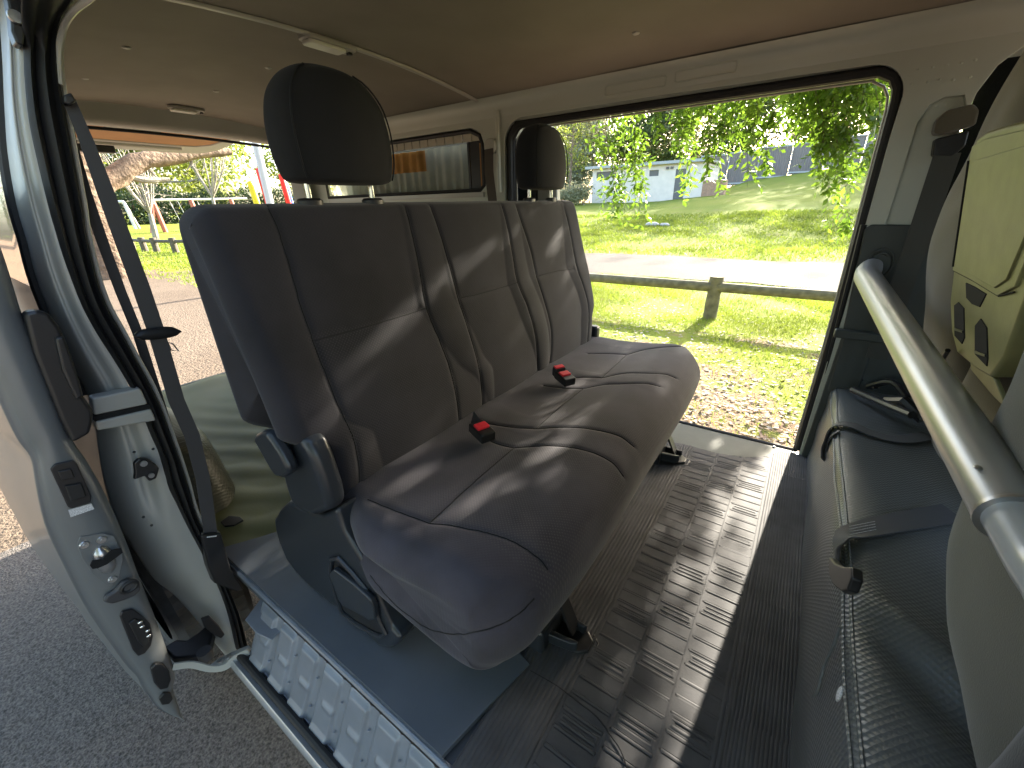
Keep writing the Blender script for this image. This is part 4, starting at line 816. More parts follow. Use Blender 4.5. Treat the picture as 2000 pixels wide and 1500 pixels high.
# ribbed rubber mat
def rubber_mat():
    x0, x1 = -.305, .168; y0, y1 = .235, 1.62
    colx = [(-.193, -.117), (-.108, -.037), (-.028, .043)]  # three columns of bars
    xs = [x0, x0+.001]; x = x0+.004
    def ribs(a, b, pitch):
        o = []
        k = int((b-a)/pitch)
        for i in range(k):
            s = a+(b-a)*i/k; w = (b-a)/k; o += [(s, 0), (s+w*.25, 0), (s+w*.38, 1), (s+w*.82, 1), (s+w*.95, 0)]
        return o
    prof_ = ribs(x0+.003, -.204, .0082); prof2 = ribs(.052, x1-.003, .0062)
    mid_x = np.arange(-.204, .052, .0017); XS = np.r_[[x0], [p[0] for p in prof_], mid_x, [p[0] for p in prof2], [x1]]
    HX = np.r_[[0], [p[1] for p in prof_], np.full(len(mid_x), -1), [p[1] for p in prof2], [0]]
    YS_ = np.arange(y0, y1, .0014); X, Y = np.meshgrid(XS, YS_, indexing='ij'); H = np.where(HX[:, None]*np.ones_like(Y) > 0, .0026, 0.)
    midm = (HX[:, None] < 0)*np.ones_like(Y, bool)
    hm = np.zeros_like(X); pitch = .0335
    def bar(u, c, w, s=.0011): return np.clip((w-np.abs(u-c))/s, 0, 1)
    for ci_, (a_, b_) in enumerate(colx):
        inside = bar(X, (a_+b_)/2, (b_-a_)/2); off_ = ci_*pitch*.5+.004
        ph = ((Y+off_)/pitch) % 1.0; row = np.floor((Y+off_)/pitch).astype(int)
        hm = np.maximum(hm, inside*np.clip((.052-np.abs(ph-.5))/.03, 0, 1))
        sel = ((row+ci_*2) % 4 == 0)
        dy = (ph-1.0)*pitch; dy = np.where(ph < .5, ph*pitch, dy)
        cx_ = (a_+b_)/2; hw = (b_-a_)/2-.006; rx = np.abs(X-cx_)-hw; ry = np.abs(dy)-.0058
        dd = np.abs(np.maximum(rx, ry)); 
        sel2 = (np.floor((Y+off_+pitch/2)/pitch).astype(int)+ci_*2) % 4 == 0
        hm = np.maximum(hm, np.where(sel2, np.clip((.0018-dd)/.0008, 0, 1), 0)*.9)
    for s in (-.1985, -.1125, -.0325, .0475): hm = np.maximum(hm, bar(X, s, .0021))
    H = np.where(midm, hm*.0015, H)
    Z = .0055+H+.004*np.clip((Y-1.35)/.2, 0, 1)*0
    yend = np.interp(XS, [-.305, -.25, -.19, -.115, -.03, .04, .07, .168], [1.43, 1.445, 1.452, 1.452, 1.475, 1.53, 1.585, 1.60])
    V = np.stack([X, Y, Z], -1).reshape(-1, 3); F = gridf(len(XS), len(YS_)); cy = V[F].mean(1); ye = np.interp(cy[:, 0], XS, yend); F = F[cy[:, 1] < ye]
    # slightly wavy lie
    V[:, 2] += .0012*np.sin(V[:, 1]*11)*np.sin(V[:, 0]*9+1)
    return npmesh('rubber_mat', V, F, 'mat_rubber')
o = rubber_mat(); tag(o, 'dark ribbed rubber floor mat with three rows of raised bars in front of the bench', 'floor mat')
s_ = o.modifiers.new('t', 'SOLIDIFY'); s_.thickness = .004; s_.offset = -1
m = MB(); c = spline([P(1036, 1310, 2, .012), P(1085, 1338, 2, .012), P(1130, 1372, 2, .012), P(1165, 1400, 2, .012), P(1195, 1440, 2, .012), P(1212, 1465, 2, .012), P(1228, 1510, 2, .012)], 30); m.tube(c, .0011, 6); tag(m.build('loose_cord', 'seam'), 'thin dark cord lying across the near end of the rubber mat', 'cord')

# ================================================================== BENCH
YN, YF = .268, 1.505
BEN = thing('bench_seat', (-.5, .9, 0), 'three-place dark grey fabric bench seat with two head restraints', 'seat')
def loft(prof, y0, y1, r, ny, ns, yfun=None):
    "closed XZ profile swept along Y with rounded ends; returns (V grid [ny,ns,3], normals in XZ)"
    c = spline(prof, ns, True); t = np.roll(c, -1, 0)-np.roll(c, 1, 0); t /= np.linalg.norm(t, axis=1)[:, None]; nn = np.stack([t[:, 1], -t[:, 0]], 1)
    cen = c.mean(0)
    if ((c-cen)*nn).sum() < 0: nn = -nn
    ne = 9; a0 = np.linspace(0, math.pi/2, ne); ye = y0+r*(1-np.sin(a0)); ye = ye[::-1] if False else y0+r*(1-np.cos(np.linspace(0, math.pi/2, ne)))
    ins = r*(1-np.sin(np.linspace(0, math.pi/2, ne)))
    Yv = np.r_[ye, np.linspace(y0+r, y1-r, ny)[1:-1], (y1+y0-ye)[::-1]]; In = np.r_[ins, np.zeros(ny-2), ins[::-1]]
    G = np.zeros((len(Yv), ns, 3)); G[:, :, 0] = c[None, :, 0]-nn[None, :, 0]*In[:, None]; G[:, :, 2] = c[None, :, 1]-nn[None, :, 1]*In[:, None]; G[:, :, 1] = Yv[:, None]
    return G, nn
def capped(G, disp=None):
    "grid -> mesh data with end caps closed towards the centre line"
    a_ = []; 
    for end, sgn in ((0, 1), (-1, -1)):
        ring = G[end]; c = ring.mean(0); a_.append([ring*(1-s)+c*s for s in (.12, .35, .7, .999)])
    rows = [a_[0][3], a_[0][2], a_[0][1], a_[0][0]]+list(G)+a_[1]; return np.array(rows)
def polydist(V, poly):
    d = np.full(len(V), 9.)
    for p, q in zip(poly[:-1], poly[1:]):
        p, q = np.array(p), np.array(q); u = q-p; L = u@u
        if L < 1e-12: continue
        t = np.clip(((V-p)@u)/L, 0, 1); d = np.minimum(d, np.linalg.norm(V-(p+t[:, None]*u), axis=1))
    return d
def seams_on(V, F, lines):
    "sew: find where each sight line meets the surface, return 3-D polylines"
    bv = BVHTree.FromPolygons([tuple(v) for v in V], [tuple(int(i) for i in f) for f in F]); out = []
    for ln in lines:
        c = spline([(x, y) for x, y in ln], max(8, int(sum(math.dist(p, q) for p, q in zip(ln[:-1], ln[1:]))/9))); o_ = []
        for x, y in c:
            h = bv.ray_cast(Vector(CAM), Vector(ray(x, y)).normalized())
            if h[0] is not None: o_.append(np.array(h[0]))
        if len(o_) > 1:
            # keep it on one surface (no jumps)
            k = [o_[0]]
            for p in o_[1:]:
                if np.linalg.norm(p-k[-1]) < .09: k.append(p)
            out.append(k)
    return out
def upholster(name, V, F, lines, mat, depth, width, panel=None, parent=BEN, tube=.0011):
    S3 = seams_on(V, F, lines); 
    me = bpy.data.meshes.new('tmp'); me.from_pydata([tuple(v) for v in V], [], [tuple(int(i) for i in f) for f in F]); N_ = np.zeros(len(V)*3); me.vertices.foreach_get('normal', N_); N_ = N_.reshape(-1, 3); bpy.data.meshes.remove(me)
    cen = V.mean(0)
    if ((V-cen)*N_).sum() < 0: F = F[:, ::-1]; N_ = -N_
    d = np.full(len(V), 9.)
    for s in S3: d = np.minimum(d, polydist(V, s))
    V2 = V-N_*(depth*np.exp(-(d/width)**2)+depth*.25*np.exp(-(d/(width*2.6))**2))[:, None]
    o = npmesh(name, V2, F, mat, parent)
    at = o.data.attributes.new('panel', 'FLOAT', 'POINT'); pv = panel(V2) if panel is not None else np.zeros(len(V2)); at.data.foreach_set('value', pv.astype(np.float32))
    bv = BVHTree.FromPolygons([tuple(v) for v in V2], [tuple(int(i) for i in f) for f in F]); m = MB()
    for s in S3:
        q_ = []
        for p in s:
            h = bv.find_nearest(Vector(p)); q_.append(np.array(h[0])+np.array(h[1])*.0001)
        if len(q_) > 2: m.tube(q_, tube, 5)
    if m.v: m.build('seam', 'seam', o)
    return o
sstep = lambda a, b, t: (lambda u: u*u*(3-2*u))(np.clip((t-a)/(b-a), 0, 1))

# backrest
bprof = [(-.752, .857), (-.737, .843), (-.722, .80), (-.695, .70), (-.665, .60), (-.642, .50), (-.632, .42), (-.635, .34), (-.655, .285), (-.71, .265), (-.77, .29), (-.808, .36), (-.826, .46), (-.833, .56), (-.835, .70), (-.835, .81), (-.820, .850), (-.785, .861)]
G, nn = loft(bprof, YN, YF, .034, 330, 190)
yy, zz = G[:, :, 1], G[:, :, 2]; front = sstep(.2, .8, nn[:, 0])[None, :]
z_ = zz[0:1]*0+G[len(G)//2, :, 2][None, :]
# seam tracks as functions of height
tr_ = {}
for k, zv, yv in (('a', (.34, .45, .55, .65, .86), (.385, .375, .366, .362, .382)), ('b', (.34, .45, .55, .65, .86), (.78, .722, .665, .62, .655)), ('c', (.34, .45, .55, .65, .86), (.80, .80, .775, .735, .75)),
                  ('d', (.34, .45, .55, .65, .86), (1.06, 1.02, .985, .963, 1.02)), ('e', (.34, .45, .55, .65, .86), (1.13, 1.13, 1.115, 1.08, 1.10)), ('f', (.34, .45, .55, .65, .86), (1.385, 1.385, 1.365, 1.32, 1.385))):
    tr_[k] = np.interp(z_, zv, yv)
def hump(a, b, amp): 
    t = np.clip((yy-a)/(b-a), 0, 1); return amp*np.sin(math.pi*t)**.8*((yy > a) & (yy < b))
low = .5*sstep(.84, .55, z_); bol = .010+.016*low
D = hump(YN+0*tr_['a'], tr_['a'], .014*low+.004)+hump(tr_['b'], tr_['c'], .012*low+.003)*np.clip((tr_['c']-tr_['b'])/.08, 0, 1)+hump(tr_['d'], tr_['e'], .014*low+.004)*np.clip((tr_['e']-tr_['d'])/.09, 0, 1)+hump(tr_['f'], YF+0*tr_['f'], .016*low+.004)
D = D+hump(tr_['a'], tr_['b'], .007)+hump(tr_['c'], tr_['d'], .006)+hump(tr_['e'], tr_['f'], .006)
D = D*front*.62; G[:, :, 0] += D*nn[None, :, 0]; G[:, :, 2] += D*nn[None, :, 1]
G[:, :, 0] += .0007*np.sin(yy*23+zz*17)*np.sin(zz*19-yy*7)*front
# lower ends are cut in round the hinge covers
zz = G[:, :, 2]; cut = sstep(.50, .44, zz)
lo = YN+.056*cut; hi = YF-.03*cut; G[:, :, 1] = lo+(G[:, :, 1]-YN)*(hi-lo)/(YF-YN)
R_ = capped(G); V, F = R_.reshape(-1, 3), gridf(R_.shape[0], R_.shape[1], True)
BL = [[(522, 399), (545, 450), (570, 530), (588, 595), (613, 665), (654, 772), (691, 855), (703, 915), (704, 950)],
      [(790, 394), (800, 430), (818, 510), (834, 599), (858, 660), (877, 710), (892, 770), (899, 830), (900, 850)],
      [(838, 393), (856, 440), (880, 520), (896, 582), (915, 640), (935, 710), (943, 770), (943, 808)],
      [(979, 392), (992, 440), (1003, 500), (1012, 550), (1032, 600), (1047, 657), (1052, 727)],
      [(1006, 392), (1022, 440), (1038, 490), (1049, 539), (1065, 590), (1077, 640), (1078, 680), (1074, 715)],
      [(1100, 394), (1112, 440), (1127, 519), (1141, 560), (1151, 605), (1149, 655), (1147, 678)],
      [(613, 665), (720, 636), (834, 601)], [(896, 583), (955, 568), (1012, 551)], [(1049, 540), (1085, 530), (1121, 524)]]
def pan_back(V):
    y, z = V[:, 1], V[:, 2]; r = np.zeros(len(V))
    for a_, b_, z1 in (('a', 'b', .65), ('c', 'd', .65), ('e', 'f', .65)):
        ya = np.interp(z, (.34, .45, .55, .65, .86), {'a': (.385, .375, .366, .362, .382), 'c': (.80, .80, .775, .735, .75), 'e': (1.13, 1.13, 1.115, 1.08, 1.10)}[a_])
        yb = np.interp(z, (.34, .45, .55, .65, .86), {'b': (.78, .722, .665, .62, .655), 'd': (1.06, 1.02, .985, .963, 1.02), 'f': (1.385, 1.385, 1.365, 1.32, 1.385)}[b_])
        r = np.maximum(r, ((y > ya) & (y < yb) & (z < .86)).astype(float)*np.where(z < z1, 1, .25))
    return r*(V[:, 0] > -.76)
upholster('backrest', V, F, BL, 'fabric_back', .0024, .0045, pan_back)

# seat cushion
cprof = [(-.70, .355), (-.62, .358), (-.52, .358), (-.42, .364), (-.33, .373), (-.27, .368), (-.225, .345), (-.203, .305), (-.205, .255), (-.225, .212), (-.262, .186), (-.33, .176), (-.45, .19), (-.58, .215), (-.69, .26), (-.715, .31)]
G, nn = loft(cprof, YN+.014, YF+.03, .045, 330, 230)
yy, xx, zz = G[:, :, 1], G[:, :, 0], G[:, :, 2]; top = sstep(.3, .9, nn[:, 1])[None, :]
def hp(a, b, amp): t = np.clip((yy-a)/(b-a), 0, 1); return amp*np.sin(math.pi*t)**.7*((yy > a) & (yy < b))
D = hp(.37, .69, -.006)+hp(.78, 1.06, -.005)+hp(1.13, 1.41, -.006)+hp(.27, .37, .004)+hp(.69, .78, .003)+hp(1.06, 1.13, .004)
D = .45*D*np.clip(1-np.abs(xx+.47)/.25, 0, 1)+.003*np.exp(-((xx+.33)/.07)**2)
G[:, :, 2] += D*top+.0006*np.sin(yy*19+xx*23)*np.sin(xx*17-yy*5)*top
frontw = sstep(.2, .8, nn[:, 0])[None, :]; G[:, :, 0] += frontw*(.006*np.sin(math.pi*np.clip((yy-.3)/.5, 0, 1))-.022*(np.abs((yy-.9)/.62)**4))
# near front corner rounds away in plan
cn = sstep(.36, YN, yy)*sstep(-.34, -.2, xx); G[:, :, 0] -= .028*cn; cf = sstep(1.44, 1.54, yy)*sstep(-.36, -.2, xx); G[:, :, 0] -= .045*cf
tp = sstep(-.50, -.64, G[:, :, 0]); lo = YN+.004+.045*tp; G[:, :, 1] = lo+(G[:, :, 1]-YN-.004)*(YF+.03-lo)/(YF+.026-YN)
R_ = capped(G); V, F = R_.reshape(-1, 3), gridf(R_.shape[0], R_.shape[1], True)
CL = [[(719, 974), (765, 993), (814, 1011), (839, 1020)], [(839, 1020), (920, 945), (1004, 873)], [(839, 1020), (890, 1026), (987, 1049), (1049, 1086), (1072, 1112)], [(1004, 873), (1070, 869), (1120, 873), (1165, 885), (1200, 905), (1219, 930)],
      [(958, 860), (979, 868), (1004, 873)], [(952, 826), (1000, 833), (1047, 836)], [(1047, 836), (1090, 797), (1139, 758)], [(1047, 836), (1100, 833), (1150, 836), (1207, 849), (1240, 872)], [(1139, 758), (1180, 750), (1207, 749), (1260, 748), (1290, 754)],
      [(1062, 752), (1100, 757), (1139, 758)], [(1100, 738), (1140, 736), (1175, 737)], [(1175, 737), (1200, 714), (1224, 692)], [(1175, 737), (1220, 728), (1259, 728), (1300, 730), (1321, 738)], [(1224, 692), (1260, 682), (1300, 677), (1340, 676)], [(1148, 690), (1190, 690), (1224, 692)],
      [(722, 1125), (764, 1177), (822, 1222), (860, 1235), (905, 1240), (950, 1232), (987, 1218), (1020, 1196), (1045, 1170)]]
def pan_seat(V):
    x, y = V[:, 0], V[:, 1]; r = np.zeros(len(V))
    for a_, b_ in ((.37, .69), (.77, 1.06), (1.14, 1.40)): r = np.maximum(r, ((y > a_) & (y < b_)).astype(float))
    return r*(V[:, 2] > .27)*np.where(x > -.47, 1, .6)
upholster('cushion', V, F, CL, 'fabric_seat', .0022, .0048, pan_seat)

# head restraints
def headrest(yc, name='head_restraint'):
    st = [(.893, .055, .070), (.894, .085, .035*1.1), (.898, .104, .046), (.908, .110, .048), (.93, .115, .052), (.96, .117, .053), (.99, .115, .052), (1.02, .107, .049), (1.040, .095, .044), (1.058, .077, .037), (1.070, .055, .027), (1.076, .032, .016), (1.078, .008, .005)]
    st[0] = (.8925, .05, .02); st[1] = (.8935, .085, .036)
    c = spline([(z, b_, a_) for z, b_, a_ in st], 46); rings = []
    for z, b_, a_ in c: rings.append(sup(-.765-.025*(z-.98), yc, a_, b_, z, 2.7, 56))
    V = np.array(rings); X = V[:, :, 0]; V[:, :, 0] += .006*np.exp(-((V[:, :, 1]-yc)/.05)**2)*(X > -.74)
    top = V[-1].mean(0); bot = V[0].mean(0); V = np.concatenate([[V[0]*.02+bot*.98], V, [V[-1]*.02+top*.98]]); F = gridf(V.shape[0], 56, True)
    o = npmesh(name, V.reshape(-1, 3), F, 'fabric_head', BEN)
    for s in (-1, 1):
        m = MB(); cc = []
        for z in np.linspace(.90, 1.07, 22): b_ = float(np.interp(z, c[:, 0], c[:, 1])); cc.append((-.765-.025*(z-.98)+float(np.interp(z, c[:, 0], c[:, 2]))*.80, yc+s*b_*.86, z))
        m.tube(cc, .0016, 5); m.build('seam', 'seam', o)
    for s in (-1, 1):
        m = MB(); m.cyl((-.768, yc+s*.07, .85), (-.768, yc+s*.07, .91), .0055, .0055, 14); m.build('post', 'chrome', o)
        m = MB(); m.rings([sup(-.768, yc+s*.07, .017*k, .023*k, z, 2.4, 24) for z, k in ((.852, 1.0), (.865, 1.0), (.869, .8), (.8695, .3))]); m.build('post_guide', 'plastic_black', o)
    return o
h1 = headrest(.540); lab(h1, 'head restraint of the near place, large black and rounded'); h2 = headrest(1.292); lab(h2, 'head restraint of the far place in front of the doorway')

# hinge cover, recliner lever, side shield (near end)
YPL = .298
def side(name, pts, y, th, mat, bev, par=BEN, seg=4):
    m = MB(); c = [P(px, py, 1, y) for px, py in pts]; m.prism(c, (0, th, 0)); return m.build(name, mat, par, bevel=bev, seg=seg)
side('hinge_cover', [(537, 868), (548, 856), (566, 852), (586, 856), (600, 872), (612, 896), (624, 930), (636, 965), (644, 1000), (612, 1012), (585, 1000), (566, 985), (556, 955), (548, 925), (540, 900)], YPL-.012, .04, 'plastic_blue', .017)
lv = side('recline_lever', [(492, 858), (496, 850), (508, 844), (518, 846), (530, 860), (548, 890), (562, 918), (562, 928), (550, 936), (536, 932), (526, 918), (508, 886)], YPL-.040, .022, 'plastic_blue', .009)
sh = side('side_shield', [(534, 1014), (545, 995), (562, 980), (590, 996), (628, 1006), (655, 994), (672, 1040), (690, 1070), (708, 1100), (722, 1135), (742, 1180), (764, 1228), (782, 1250), (774, 1262), (762, 1268), (740, 1264), (705, 1232), (672, 1198), (640, 1175), (610, 1152), (580, 1122), (558, 1094), (542, 1056), (536, 1032)], YPL, .05, 'plastic_blue', .010)
m = MB(); c = [P(px, py, 1, YPL-.003) for px, py in ((648, 1092), (662, 1090), (690, 1120), (716, 1152), (728, 1180), (742, 1215), (753, 1236), (744, 1243), (728, 1236), (696, 1218), (668, 1196), (656, 1162), (646, 1120))]
m.tube(c, .005, 8, closed=True); m.build('pocket_rim', 'plastic_blue', sh)
side('pocket', [(652, 1096), (662, 1094), (690, 1124), (714, 1155), (736, 1205), (746, 1234), (726, 1230), (696, 1212), (670, 1190), (658, 1160), (650, 1120)], YPL-.0012, .004, 'plastic_black', 0, sh)
side('slide_handle', [(642, 1122), (650, 1112), (690, 1142), (722, 1172), (730, 1188), (732, 1210), (722, 1214), (700, 1200), (668, 1184), (660, 1172)], YPL-.014, .012, 'plastic_blue', .004, sh)
False and side('hinge_skirt', [(628, 1040), (640, 1015), (652, 1008), (662, 1030), (640, 1075), (630, 1070)], YPL-.004, .006, 'plastic_trim', .001, sh)
# far end hinge
m = MB(); m.box(-.72, -.62, YF-.02, YF+.015, .20, .40); m.build('hinge_cover', 'plastic_blue', BEN, bevel=.01)
# seat frame and feet
m = MB(); m.box(-.66, -.28, .40, 1.44, .165, .18); 
for y in (.55, 1.35): m.tube([(-.60, y, .18), (-.66, y, .01)], .014, 8)
m.build('seat_frame', 'plastic_black', BEN)
def foot(y, l):
    r = lab(MB().box(-.345, -.272, y-.052, y+.05, .004, .070).build('foot_bracket', 'plastic_blue', BEN, bevel=.010, seg=3), l); m = MB()
    m.prism([(-.275, y-.022, .006), (-.215, y-.012, .006), (-.196, y+.005, .006), (-.196, y+.03, .006), (-.215, y+.045, .006), (-.275, y+.05, .006)], (0, 0, .012)); m.build('bracket_base', 'plastic_black', r, bevel=.004)
    m = MB(); m.prism([(-.29, y-.03, .018), (-.225, y-.018, .018), (-.215, y-.012, .018), (-.215, y-.006, .018), (-.29, y-.015, .018)], (0, 0, .026)); m.prism([(-.29, y+.032, .018), (-.22, y+.030, .018), (-.215, y+.038, .018), (-.29, y+.045, .018)], (0, 0, .022)); m.build('bracket_side', 'plastic_blue', r, bevel=.003)
    m = MB(); m.ribbon([(-.31, y+.03, .19), (-.27, y+.025, .10), (-.235, y+.02, .03)], (0, 1, 0), .03, .006); m.build('latch_leg', 'plastic_black', r)
    m = MB(); m.tube([(-.192+.0*t, y+.01, .010) for t in range(2)], .001, 4); q_ = [(-.278, y-.03, .008), (-.21, y-.018, .008), (-.188, y+.002, .008), (-.188, y+.034, .008), (-.21, y+.052, .008), (-.278, y+.058, .008)]; m.tube(q_, .003, 6); m.build('bracket_rim', 'rubber_grey', r)
foot(.525, 'black front foot bracket at the near end of the bench'); foot(1.315, 'black front foot bracket at the far end of the bench')
m = MB(); m.tube(spline([(-.33, .93, .19), (-.29, .91, .12), (-.285, .88, .10), (-.30, .85, .095)], 10), .003, 6); m.build('release_strap', 'plastic_black', BEN)
# buckles
def buckle(px, py, sc, rot, l, two=False):
    p = Vector(P(px, py, 2, .385)); r = thing('belt_buckle', tuple(p), l, 'buckle', 'red belt buckles on the bench')
    u = Vector((math.cos(rot), math.sin(rot), -.12)).normalized(); s = Vector((-math.sin(rot), math.cos(rot), 0)); n_ = u.cross(s)
    def bx(m, c, a_, b_, h): m.add([c+u*(a_*i)+s*(b_*j)+n_*(h*k) for i in (-1, 1) for j in (-1, 1) for k in (-1, 1)], [(0, 1, 3, 2), (4, 6, 7, 5), (0, 4, 5, 1), (2, 3, 7, 6), (0, 2, 6, 4), (1, 5, 7, 3)])
    m = MB(); bx(m, p-u*.012+n_*-.008, .030*sc, .019*sc, .012*sc); m.build('buckle_body', 'plastic_black', r, bevel=.004, seg=3)
    m = MB(); bx(m, p+n_*.005+u*.004-u*.018, .011*sc, .015*sc, .004*sc); m.build('release_button', 'red', r, bevel=.0015)
    if two:
        m = MB(); bx(m, p-s*.0-u*.045+n_*-.002, .010, .018, .014); m.build('second_buckle', 'plastic_blue', r, bevel=.003)
        m = MB(); bx(m, p-u*.046+n_*.013, .008, .015, .0025); m.build('release_button', 'red', r, bevel=.001)
    else:
        m = MB(); m.prism([p-u*.038+s*.012+n_*.004, p-u*.038-s*.012+n_*.004, p-u*.046+n_*.026], tuple(s.cross(n_)*-.003)); m.build('buckle_tongue', 'plastic_blue', r)
buckle(947, 842, 1.0, -.35, 'black buckle with red button between the near and middle places'); buckle(1108, 737, 1.0, -.5, 'pair of black buckles with red buttons between the middle and far places', True)

# ================================================================== NEAR SEAT BELT
r = thing('seat_belt', (-1.07, .25, .1), 'black seat belt with tongue stretched down beside the near doorway pillar', 'seat belt', 'seat belts')
XB = -1.04
c = [Vector(P(x, y, 0, XB)) for x, y in ((134, 193), (169, 275), (210, 385), (245, 480), (275, 560), (306, 650), (345, 783), (375, 850), (396, 933), (412, 1045))]
wd = [.016, .019, .024, .026, .027, .027, .027, .027, .026, .026]
m = MB(); m.ribbon(c, [(.2, 1, .15)]*10, wd, .0018); m.build('webbing', 'webbing', r)
XB2 = -1.12; c2 = [Vector(P(x, y, 0, XB2)) for x, y in ((122, 200), (137, 275), (165, 370), (203, 480), (236, 570), (268, 648), (304, 760), (332, 850))]
m = MB(); m.ribbon(c2, [(.3, 1, .1)]*8, [.017]*8, .0018); m.build('webbing_return', 'webbing', r)
p = c[5]+Vector((.006, 0, 0))
m = MB(); rg_ = []
for s_ in np.linspace(-1, 1, 9):
    k = math.sqrt(max(.04, 1-abs(s_)**3.5*.96)); rg_.append([(p.x+.010*math.cos(t), p.y+.036*s_, p.z-.004*s_+.012*k*math.sin(t)) for t in np.linspace(0, 2*math.pi, 13)[:-1]])
m.rings(rg_); m.build('belt_tongue', 'plastic_black', r)
tq = [P(x, y, 0, XB) for x, y in ((328, 668), (338, 672), (349, 686), (334, 684))]; m = MB(); m.tube(tq, .0016, 6, closed=True); m.build('tongue_loop', 'steel', r)
m = MB(); m.prism([P(x, y, 0, -1.03) for x, y in ((392, 1046), (432, 1040), (442, 1075), (452, 1112), (470, 1140), (478, 1152), (462, 1156), (440, 1148), (420, 1140), (408, 1110))], (-.03, 0, 0)); rc = m.build('retractor_cover', 'plastic_black', r, bevel=.005, seg=3)
m = MB(); a_ = Vector(P(404, 1049, 0, -1.0285)); b_ = Vector(P(423, 1047, 0, -1.0285)); m.ribbon([a_, b_], (0, 0, 1), .003, .0004); m.build('care_label', 'label', rc)
m = MB(); m.prism([P(x, y, 0, -1.02) for x, y in ((124, 186), (140, 180), (150, 198), (136, 206), (126, 200))], (-.02, 0, 0)); m.build('top_guide', 'plastic_black', r, bevel=.003)

# ================================================================== FRONT: box, bar, seats, console
BOX = thing('storage_box', (.33, .95, 0), 'long low box wrapped in dark dimpled vinyl behind the front seats', 'box')
def boxsurf():
    ys = np.linspace(.26, 1.60, 200); prof_ = [(.155, .0), (.150, .06), (.148, .13), (.150, .20), (.154, .255), (.163, .278), (.178, .288), (.205, .292), (.26, .292), (.34, .292), (.45, .30)]
    c = spline(prof_, 110); G = np.zeros((200, 110, 3)); G[:, :, 1] = ys[:, None]
    s = np.linspace(0, 1, 110)[None, :]; yv = ys[:, None]
    bul = .010*np.sin(math.pi*np.clip(s/.5, 0, 1))*np.sin(yv*3.1+.4)+.004*np.sin(yv*13+s*9)*np.sin(s*14+2)
    fold = .014*np.exp(-(((yv-.66)+(s-.55)*.55)/.05)**2)*(s > .45)-.016*np.exp(-(((yv-.60)+(s-.55)*.55)/.05)**2)*(s > .45)
    G[:, :, 0] = c[None, :, 0]-bul*(s < .5); G[:, :, 2] = c[None, :, 1]+(bul*.6+fold*sstep(.45, .65, s))*(s > .4)
    return G
G = boxsurf(); V, F = G.reshape(-1, 3), gridf(200, 110); cz = V[F].mean(1)
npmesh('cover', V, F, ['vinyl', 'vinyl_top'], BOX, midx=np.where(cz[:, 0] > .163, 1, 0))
bvb = BVHTree.FromPolygons([tuple(v) for v in V], [tuple(int(i) for i in f) for f in F])
m = MB()
for dx in (.160, .168):
    pts = []
    for y in np.linspace(.27, 1.58, 60):
        h = bvb.ray_cast(Vector((dx+.0015*math.sin(y*9), y, .6)), Vector((0, 0, -1)))
        if h[0]: pts.append(h[0])
    m.tube(pts, .0028, 6)
m.build('piping', 'vinyl_top', BOX)
m = MB(); m.box(.15, .5, .255, .262, 0, .28); m.build('end_panel', 'vinyl', BOX)
m = MB(); c = [P(x, y, 0, .143) for x, y in ((1642, 1225), (1636, 1240), (1628, 1262), (1610, 1300), (1598, 1345), (1585, 1368))]; m.tube(spline(c, 20), .0018, 6); m.build('flap_edge', 'vinyl_top', BOX)
m = MB(); p = Vector(P(1640, 1355, 0, .140)); m.sphere(p, .013, 7, (.2, .45, 1)); m.build('scuff_patch', 'label', BOX)
# straps over the box
def onbox(px, py, lift=.004):
    h = bvb.ray_cast(Vector(CAM), Vector(ray(px, py)).normalized()); return h[0]+Vector((-.3, 0, 1)).normalized()*lift if h[0] else Vector(P(px, py, 2, .3))
r = thing('box_strap', (.18, 1.35, .29), 'black strap looped over the far part of the vinyl box', 'strap', 'straps over the vinyl box')
c = spline([onbox(1609, 905, .008), onbox(1612, 872, .01), onbox(1626, 840, .012), onbox(1660, 836, .010), onbox(1710, 853, .006), onbox(1760, 862, .005), onbox(1815, 854, .005)], 30); m = MB(); m.ribbon(c, [(.25, 1, .0)]*30, .034, .0022); m.build('webbing', 'webbing', r)
m = MB(); m.ribbon(spline([onbox(1614, 885, .006), onbox(1622, 860, .008), onbox(1640, 846, .008)], 8), [(.2, 1, 0)]*8, .02, .002); m.build('loop_end', 'webbing', r)
r = thing('box_strap', (.17, .85, .29), 'black strap with stitched end and black buckle over the near part of the vinyl box', 'strap', 'straps over the vinyl box')
c = spline([onbox(1640, 1125, .012), onbox(1640, 1090, .014), onbox(1656, 1058, .014), onbox(1700, 1040, .010), onbox(1760, 1024, .006), onbox(1862, 1006, .005)], 34); wdv = [Vector((.1, 1, -.2)).lerp(Vector((.0, 1, .1)), i/33) for i in range(34)]
m = MB(); m.ribbon(c, [tuple(v) for v in wdv], .042, .0022); wb = m.build('webbing', 'webbing', r)
m = MB(); pts = [P(x, y, 0, .128) for x, y in ((1618, 1086), (1630, 1100), (1645, 1106), (1663, 1106), (1663, 1128), (1654, 1152), (1642, 1155), (1626, 1142), (1617, 1120))]; m.prism(pts, (.012, 0, 0)); m.build('strap_buckle', 'plastic_black', r, bevel=.003)
m = MB()
for k in range(4): a_ = c[10]+Vector((-.004, -.012+.008*k, .003)); b_ = c[15]+Vector((0, -.012+.008*k, .003)); m.tube([a_, b_], .0005, 4)
m.build('stitching', 'label', wb)
